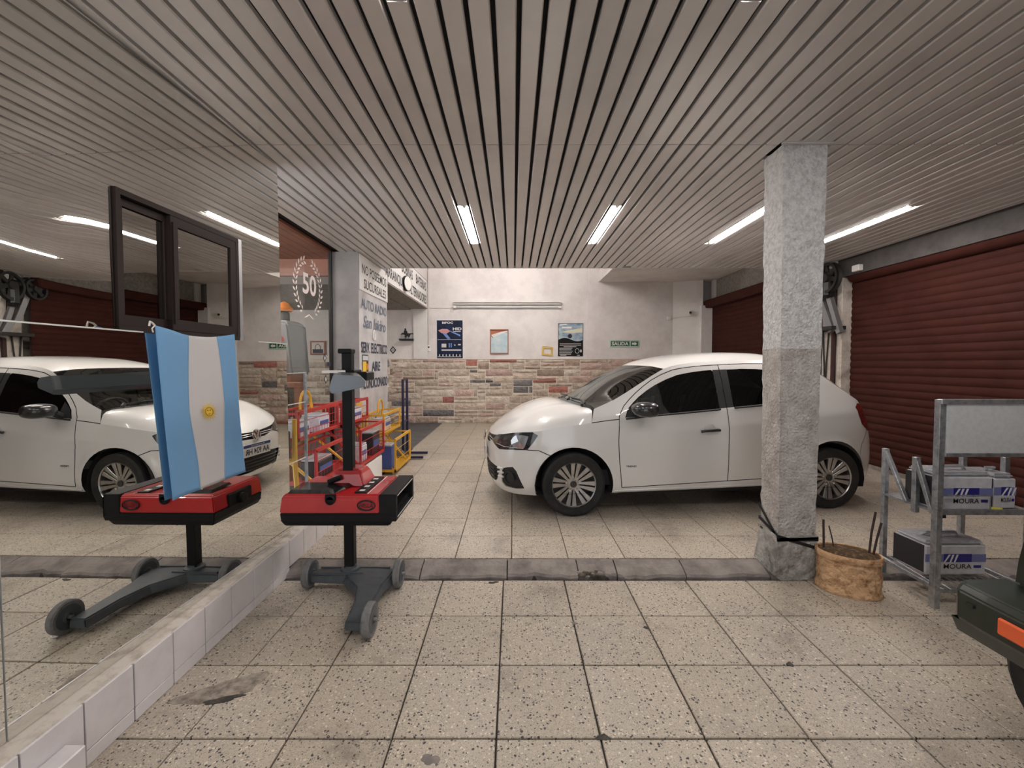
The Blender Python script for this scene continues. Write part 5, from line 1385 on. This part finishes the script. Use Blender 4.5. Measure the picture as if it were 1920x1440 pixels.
g.ball((1.555, Y1, 1.72), .035, 10, 6, (.6, .03, 1)).box(1.08, 1.22, Y1, Y1 + .001, 1.615, 1.63).box(1.47, 1.53, Y1, Y1 + .001, 1.615, 1.63).build('poster_print', 'plate_white', p2)
MB().box(1.02, 1.615, FY - .012, FY, 2.35, 2.365).build('poster_rail', 'galvanised_flat', p2)
mat('fabric_blue', (.42, .58, .66), .8, var=(8, (.62, .70, .72), .35, .65)); mat('orange_mat', (.45, .16, .08), .7); mat('gold_frame', (.72, .50, .14), .45)
pf = MB(); fz0, fz1, fx0, fx1 = 1.655, 2.215, -.525, -.105
pf.box(fx0, fx0 + .018, FY - .03, FY, fz0, fz1).box(fx1 - .018, fx1, FY - .03, FY, fz0, fz1).box(fx0, fx1, FY - .03, FY, fz0, fz0 + .018).box(fx0, fx1, FY - .03, FY, fz1 - .018, fz1)
pfo = pf.build('framed_picture', 'wood_brown'); tag(pfo, 'framed pale blue sheet slipping down inside a brown frame on the back wall', 'picture')
MB().box(fx0 + .01, fx1 - .01, FY - .008, FY, fz0 + .01, fz1 - .01).build('mount', 'orange_mat', pfo)
MB().add([(fx0 + .02, FY - .012, fz0 + .02), (fx1 - .02, FY - .012, fz0 + .02), (fx1 - .02, FY - .012, fz1 - .06), (fx0 + .18, FY - .012, fz1 - .12), (fx0 + .06, FY - .012, fz1 - .20), (fx0 + .02, FY - .012, fz1 - .16)], [(0, 1, 2, 3, 4, 5)]).build('sheet', 'fabric_blue', pfo)
MB().add([(fx0 + .02, FY - .016, fz1 - .13), (fx0 + .07, FY - .016, fz1 - .19), (fx1 - .02, FY - .016, fz1 - .05), (fx1 - .02, FY - .016, fz1 - .03), (fx0 + .24, FY - .016, fz1 - .06)], [(0, 1, 2, 3, 4)]).build('folded_edge', 'plaster_clean', pfo)
Mg = Matrix.Translation((.785, FY - .012, 1.716)) @ Matrix.Rotation(R(4), 4, 'Y')
yf_ = MB().box(-.125, -.085, -.012, .012, -.10, .10, Mg).box(.085, .125, -.012, .012, -.10, .10, Mg).box(-.085, .085, -.012, .012, -.10, -.06, Mg).box(-.085, .085, -.012, .012, .06, .10, Mg).build('empty_frame', 'gold_frame', bevel=.004); tag(yf_, 'small empty gold picture frame hung slightly crooked on the back wall', 'frame')
mat('exit_green', (.02, .10, .06), .4); mat('exit_glow', (.42, .60, .48), .5)
FY2 = BY - .014
ex_ = MB().box(2.215, 2.885, FY2 - .012, FY2, 1.805, 1.965).build('exit_sign', 'exit_glow', bevel=.003); tag(ex_, 'green SALIDA exit sign with an arrow on the back wall', 'exit sign')
MB().box(2.24, 2.665, FY2 - .014, FY2 - .012, 1.83, 1.94).box(2.695, 2.862, FY2 - .014, FY2 - .012, 1.83, 1.94).build('sign_field', 'exit_green', ex_)
text('SALIDA', 'lettering', ex_, 'label_white', (2.452, FY2 - .0145, 1.885), (1, 0, 0), UZ, .075, .385, bold=.03, depth=.001)
MB().add([(a, FY2 - .0155, b) for a, b in ((2.72, 1.862), (2.785, 1.862), (2.785, 1.843), (2.84, 1.885), (2.785, 1.927), (2.785, 1.908), (2.72, 1.908))], [(0, 1, 2, 3, 4, 5, 6)]).build('arrow', 'label_white', ex_)
# switches, conduit, cameras
cd = MB().tube([(-1.93, FY - .016, 3.9), (-1.93, FY - .016, 1.85)], .012, 6).tube([(-1.93, FY - .01, 2.70), (-1.42, FY - .01, 2.70)], .005, 5).build('conduit', 'cable_white'); tag(cd, 'white conduit running down the back wall to a switch', 'conduit')
sw = MB().box(-1.965, -1.895, FY - .04, FY, 1.715, 1.855).build('wall_switch', 'lamp_white', bevel=.008); tag(sw, 'small white wall switch above the stonework at the end of the conduit', 'switch')
MB().box(-1.95, -1.91, FY - .042, FY - .04, 1.79, 1.82).build('switch_rocker', 'battery_dark', sw)
jb = MB().box(3.52, 3.60, BY - .05, BY - .012, 2.425, 2.51).build('junction_box', 'lamp_white', bevel=.006); tag(jb, 'small white junction box on the back wall near the far shutter', 'box')
MB().tube([(3.60, BY - .04, 2.47), (3.80, 9.70, 2.49), (4.10, 9.58, 2.50)], .006, 5).build('cable', 'cable_white', jb)
cv = thing('security_camera', 'small white dome security camera beside the far shutter', 'camera', (3.98, 9.56, 2.55))
MB().ball((3.97, 9.58, 2.57), .05, 14, 8).build('dome', 'lamp_white', cv, smooth=True); MB().ball((3.95, 9.545, 2.565), .028, 12, 6).build('lens', 'black_plastic', cv, smooth=True); MB().box(4.0, 4.16, 9.58, 9.64, 2.52, 2.60).build('mount', 'lamp_white', cv, bevel=.006)
# rider silhouette on a shelf
hs = thing('rider_figurine', 'black silhouette of a horse and rider on a small wall shelf', 'figurine', (-2.30, FY - .03, 1.96))
sh = [(-.30, .015), (.03, .015), (.03, -.03), (-.28, -.03)]
MB().prism(sh, lambda a, b: (-2.30 + a, FY - .10, 1.98 + b), lambda a, b: (-2.30 + a, FY - .03, 1.98 + b)).build('shelf', 'ink_black', hs)
body_ = [(-.27, .09), (-.245, .125), (-.20, .135), (-.17, .12), (-.10, .125), (-.05, .12), (.0, .125), (.045, .11), (.02, .105), (-.03, .10), (-.045, .085), (-.06, .05), (-.10, .02), (-.085, .045), (-.10, .065), (-.13, .055), (-.15, .02), (-.17, .015), (-.155, .05), (-.19, .04), (-.165, .075), (-.20, .10), (-.235, .095)]
MB().prism(body_, lambda a, b: (-2.30 + a * .95, FY - .075, 1.98 + b * 1.15), lambda a, b: (-2.30 + a * .95, FY - .055, 1.98 + b * 1.15)).build('horse', 'ink_black', hs)
rid = [(-.185, .12), (-.195, .165), (-.175, .18), (-.18, .21), (-.16, .222), (-.145, .20), (-.15, .18), (-.12, .165), (-.11, .12)]
MB().prism(rid, lambda a, b: (-2.30 + a * .95, FY - .08, 1.98 + b * 1.15), lambda a, b: (-2.30 + a * .95, FY - .05, 1.98 + b * 1.15)).build('rider', 'ink_black', hs)

# out-of-view lamps that light the tall back bay and the annex (fixed to their ceilings)
def batten(name, x, y, z, L_, label, axis='x'):
    t = thing(name, label, 'light', (x, y, z))
    d = (L_ / 2, 0) if axis == 'x' else (0, L_ / 2)
    MB().box(x - max(d[0], .04), x + max(d[0], .04), y - max(d[1], .04), y + max(d[1], .04), z - .05, z).build('batten', 'lamp_white', t)
    MB().cyl((x - d[0] * .96, y - d[1] * .96, z - .07), (x + d[0] * .96, y + d[1] * .96, z - .07), .018).build('tube', 'tube_glow_back', t, smooth=True)
batten('fluorescent_batten', -.2, 7.6, 3.95, 2.4, 'fluorescent batten under the high roof of the back bay')
batten('fluorescent_batten', -3.6, 4.3, 2.84, 1.2, 'unseen fill batten added to brighten the front of the brown boarded annex', 'y')  # added fill lamp, out of view, lifts the dark boards of the annex
batten('fluorescent_batten', -5.9, 7.6, 2.66, 1.4, 'fluorescent batten under the annex soffit behind the glass', 'y')

# ------------------------------------------------------------------ right: planter, battery rack, green vehicle
mat('clay', (.68, .43, .24), .75, var=(18, (.30, .14, .055), .47, .66), bump=(28, 1., .03)); mat('soil', (.10, .06, .03), .95, var=(40, (.30, .18, .08), .5, .68), bump=(60, 1., .03)); mat('stick', (.05, .03, .025), .8)
pt = thing('planter', 'oval rough clay planter with dry soil and bare sticks beside the column', 'planter', (2.115, 2.64, 0))
def oval(rx, ry, z, n=36, jit=.0):
    a0 = R(-28)
    out = []
    for i in range(n):
        t = 2 * PI * i / n; x, y = rx * math.cos(t), ry * math.sin(t); k = 1 + jit * math.sin(5 * t + 40 * z) + jit * .7 * math.sin(9 * t - 25 * z)
        out.append((2.12 + k * (x * math.cos(a0) - y * math.sin(a0)), 2.66 + k * (x * math.sin(a0) + y * math.cos(a0)), z))
    return out
def rings(rs, mtl, name, cap0=True, cap1=True):
    g = MB(); n = len(rs[0]); P = [p for r in rs for p in r]; F = []
    for j in range(len(rs) - 1):
        for k in range(n): F.append((j * n + k, j * n + (k + 1) % n, (j + 1) * n + (k + 1) % n, (j + 1) * n + k))
    if cap0: F.append(tuple(range(n))[::-1])
    if cap1: F.append(tuple(range((len(rs) - 1) * n, len(rs) * n)))
    return g.add(P, F).build(name, mtl, pt, smooth=60)
from mathutils import noise as _nz
g = MB(); prof = [(1.035, .0), (1.075, .010), (1.03, .028), (.99, .045)] + [(.985 + .012 * math.sin(PI * i / 14), .05 + .155 * i / 14) for i in range(15)] + [(1.03, .208), (1.05, .216), (1.052, .240), (1.03, .250), (.965, .248), (.955, .20)]
nn_ = 84; P = []; F = []
for (k_, z) in prof:
    for i in range(nn_):
        t = 2 * PI * i / nn_; a0 = R(-28); x, y = .166 * math.cos(t), .118 * math.sin(t)
        rel = .075 * _nz.noise(Vector((x * 22, y * 22, z * 24))) + .05 * _nz.noise(Vector((x * 50, y * 50, z * 40))) if .04 < z < .207 else .012 * _nz.noise(Vector((x * 40, y * 40, z * 40)))
        kk = k_ + rel; P.append((2.12 + kk * (x * math.cos(a0) - y * math.sin(a0)), 2.66 + kk * (x * math.sin(a0) + y * math.cos(a0)), z))
for j in range(len(prof) - 1):
    for i in range(nn_): F.append((j * nn_ + i, j * nn_ + (i + 1) % nn_, (j + 1) * nn_ + (i + 1) % nn_, (j + 1) * nn_ + i))
F.append(tuple(range(nn_))[::-1])
g.add(P, F).build('pot', 'clay', pt, smooth=60)
rings([oval(.158, .112, .20), oval(.157, .111, .240, jit=.02), oval(.115, .08, .256, jit=.06), oval(.05, .03, .262, jit=.1)], 'soil', 'soil')
for (a, b, h, dx, dy) in ((-.115, .055, .18, -.008, 0), (-.05, .05, .14, -.04, .0), (.09, -.045, .26, .045, .01), (.105, -.055, .20, .05, .0)):
    x, y = 2.12 + a, 2.66 + b * 1.0
    MB().tube([(x, y, .22), (x + dx * .5, y + dy, .25 + h * .5), (x + dx, y + dy, .25 + h)], .007 if h > .15 else .004, 6).build('stick', 'stick', pt)

mat('battery_logo_blue', (.02, .02, .22), .45); mat('band_blue', (.17, .19, .42), .5)
sr = thing('battery_stand', 'galvanised steel display stand with a blank white header board', 'display stand', (2.75, 2.66, 0))
def bar(p, q, w=.028, name='rail', m_='galvanised'):
    p, q = Vector(p), Vector(q); d = (q - p); L_ = d.length; d.normalize()
    Mr = Matrix.Translation((p + q) / 2) @ d.to_track_quat('Z', 'X').to_matrix().to_4x4()
    return MB().box(-w / 2, w / 2, -w / 2, w / 2, -L_ / 2, L_ / 2, Mr).build(name, m_, sr, bevel=.002)
A = (2.475, 2.465); B_ = (2.500, 2.845); Cc = (3.02, 2.465); D_ = (3.02, 2.845)
bar((*A, 0), (*A, 1.225), .036, 'upright'); bar((*Cc, 0), (*Cc, 1.225), .036, 'upright'); bar((*B_, 0), (*B_, .865), .030, 'upright'); bar((*D_, 0), (*D_, .865), .030, 'upright')
MB().box(2.47, 2.476, 2.449, 2.455, 0, 1.22).build('upright_lip', 'galvanised_flat', sr)
bar((2.475, 2.60, .52), (2.475, 2.60, .86), .030, 'arm'); bar((*B_, .855), (2.485, 2.665, .56), .024, 'arm_brace'); bar((2.475, 2.60, .85), (2.475, 2.49, .55), .024, 'arm_brace')
bar((3.02, 2.60, .52), (3.02, 2.60, .86), .030, 'arm')
for z in (.12,): bar((*A, z), (*B_, z), .024, 'side_rail'); bar((*Cc, z), (*D_, z), .024, 'side_rail'); bar((*B_, z), (*D_, z), .024, 'back_rail'); bar((2.475, 2.49, z - .03), (3.02, 2.49, z - .03), .024, 'front_rail')
bd = MB().box(2.495, 3.005, 2.445, 2.455, .905, 1.205).build('header_board', 'galvanised_flat', sr)
MB().box(2.455, 3.04, 2.435, 2.47, 1.200, 1.228).box(2.49, 3.01, 2.44, 2.468, .895, .918).build('header_frame', 'galvanised', sr, bevel=.003)
MB().box(2.48, 3.03, 2.48, 2.84, .555, .566).box(2.48, 3.03, 2.475, 2.483, .545, .575).build('shelf', 'galvanised', sr)
g = MB()
for k in range(13): x = 2.49 + k * .044; g.cyl((x, 2.47, .105), (x, 2.84, .135), .003, n=6)
for k in range(4): y = 2.48 + k * .12; g.cyl((2.48, y, .103 + .010 * k), (3.02, y, .103 + .010 * k), .003, n=6)
g.build('wire_shelf', 'galvanised', sr)
MB().tube([(2.50, 2.478, .57), (2.50, 2.478, .66), (2.80, 2.478, .66), (2.80, 2.478, .57)], .004, 6).build('wire_guard', 'galvanised', sr)
MB().box(2.52, 2.545, 2.48, 2.50, .525, .553).build('hook', 'black_plastic', sr)
def big_battery(x0, x1, y0, y1, z0, z1, label, txt=True, dark_left=False):
    t = thing('car_battery', label, 'car battery', ((x0 + x1) / 2, (y0 + y1) / 2, z0), group='wrapped car batteries on the stand')
    MB().box(x0, x1, y0, y1, z0, z1 - .028).build('case', 'battery_white', t, bevel=.006)
    MB().box(x0 - .003, x0 + .004, y0 + .01, y1, z0 + .01, z1 - .03).build('case_end', 'battery_dark', t, bevel=.002)
    MB().box(x0 + .004, x1 - .004, y0 + .006, y1 - .004, z1 - .028, z1).build('lid', 'battery_wrap', t, bevel=.012, bseg=2)
    MB().tube([(x0 + .06, (y0 + y1) / 2, z1 - .005), (x0 + .08, (y0 + y1) / 2 - .02, z1 + .020), (x1 - .10, (y0 + y1) / 2 - .02, z1 + .022), (x1 - .07, (y0 + y1) / 2, z1 - .005)], .010, 6).build('carry_strap', 'battery_wrap', t, smooth=True)
    MB().box(x0, x1, y0 - .0008, y0 + .002, z0 + .080, z0 + .128).build('blue_band', 'band_blue', t)
    W = x1 - x0
    MB().box(x0 + .30 * W, x0 + .76 * W, y0 - .0015, y0 + .001, z0 + .080, z0 + .130).build('logo_field', 'battery_logo_blue', t)
    g = MB(); yy = y0 - .0022; lx = x0 + .295 * W; h0, h1 = z0 + .078, z0 + .126
    for a in (0, .036, .062):
        g.add([(lx + a, yy, h0), (lx + a + .010, yy, h0), (lx + a + .044 - (.014 if a else 0), yy, h1), (lx + a + .030 - (.014 if a else 0), yy, h1)], [(0, 1, 2, 3)])
    g.build('logo_mark', 'label_white', t)
    text('MOURA', 'lettering', t, 'ink_black', (x0 + .53 * W, y0 - .001, z0 + .053), (1, 0, 0), UZ, .028, .46 * W, bold=.004, depth=.001)
    MB().box(x0 + .80 * W, x0 + .92 * W, y0 - .0015, y0, z0 + .044, z0 + .060).build('small_label', 'battery_logo_blue', t)
    return t
big_battery(2.505, 2.835, 2.50, 2.70, .568, .790, 'white car battery with a blue logo band on the upper shelf of the stand')
big_battery(2.87, 2.998, 2.52, 2.72, .568, .775, 'partly cut off car battery at the right end of the upper shelf')
big_battery(2.53, 2.90, 2.58, 2.80, .137, .345, 'car battery with a black end on the lower wire shelf of the stand')
mat('yellow_film', (.70, .62, .12), .5)
yt = MB().ball((2.86, 2.50, .575), .03, 8, 5, (1.3, .6, .3)).build('packing_film', 'yellow_film'); tag(yt, 'crumpled yellow packing film on the upper shelf between the batteries', 'film')

# green off-road vehicle, front corner towards the column
mat('army_green', (.011, .017, .010), .3, 0., .4, coat=.3, var=(8, (.017, .023, .015), .45, .7)); mat('indicator_orange', (.75, .10, .015), .3, coat=.8)
vh = thing('green_vehicle', 'dark green off-road vehicle with an orange indicator, cut off at the right edge', 'vehicle', (2.6, .95, 0))
vx, vy = 1.70, 1.625
def bumper_sec(y, k=0.): return [(vx + k, y, .455), (vx - .012 + k, y, .475), (vx - .012 + k, y, .575), (vx + .012 + k, y, .600), (vx + .20, y, .605), (vx + .20, y, .455)]
loft([bumper_sec(vy, .03), bumper_sec(vy - .03, .004), bumper_sec(vy - .12), bumper_sec(.22), bumper_sec(.15, .03)], 'army_green', 'bumper', vh, .006)
MB().add([(vx + .03, vy + .004, .40), (vx + .22, vy + .004, .40), (vx + .22, vy, .46), (vx + .0, vy, .46), (vx + .03, .15, .40), (vx + .22, .15, .40), (vx + .22, .15, .46), (vx, .15, .46)], [(0, 1, 2, 3), (4, 7, 6, 5), (0, 4, 5, 1), (0, 3, 7, 4)]).build('bumper_valance', 'army_green', vh)
MB().box(vx - .022, vx - .008, vy - .34, vy - .17, .495, .555).build('indicator', 'indicator_orange', vh, bevel=.006)
MB().box(vx - .022, vx - .008, vy - 1.24, vy - 1.07, .495, .555).build('indicator', 'indicator_orange', vh, bevel=.006)
MB().box(vx - .016, vx - .011, vy - .09, vy - .065, .535, .548).build('bumper_slot', 'ink_black', vh)
def body_sec(z, i): return [(vx + .165 + i, vy - .06 - i * .3, z), (vx + .26 + i, vy - .005 - i, z), (3.6, vy - .005 - i, z), (3.6, .16 + i, z), (vx + .26 + i, .16 + i, z), (vx + .165 + i, .22 + i * .3, z)]
loft([body_sec(.60, 0), body_sec(.70, .008), body_sec(.84, .03), body_sec(.875, .05)], 'army_green', 'front_body', vh, .018)
for y in (1.22, .88, .56): MB().box(vx + .155, vx + .18, y - .10, y + .10, .66, .82).build('grille_slot', 'ink_black', vh, bevel=.008)
MB().tube([(vx + .30, vy - .10, .885), (vx + .62, vy - .12, .90), (3.2, vy - .12, .91)], .015, 8).build('hood_bead', 'army_green', vh, smooth=True)
for y in (1.50, .28):
    w_ = MB().lathe([(.17, -.09), (.30, -.10), (.335, -.06), (.335, .06), (.30, .10), (.17, .09)], (2.19, y, .335), (0, 1, 0), 36).build('vehicle_wheel', 'rubber', vh, smooth=35)
    MB().lathe([(.165, -.06), (.06, -.03), (.06, .03), (.165, .06)], (2.19, y, .335), (0, 1, 0), 24).build('wheel_disc', 'army_green', w_, smooth=35)
MB().box(1.95, 3.6, .38, 1.40, .40, .60).build('chassis', 'ink_black', vh)
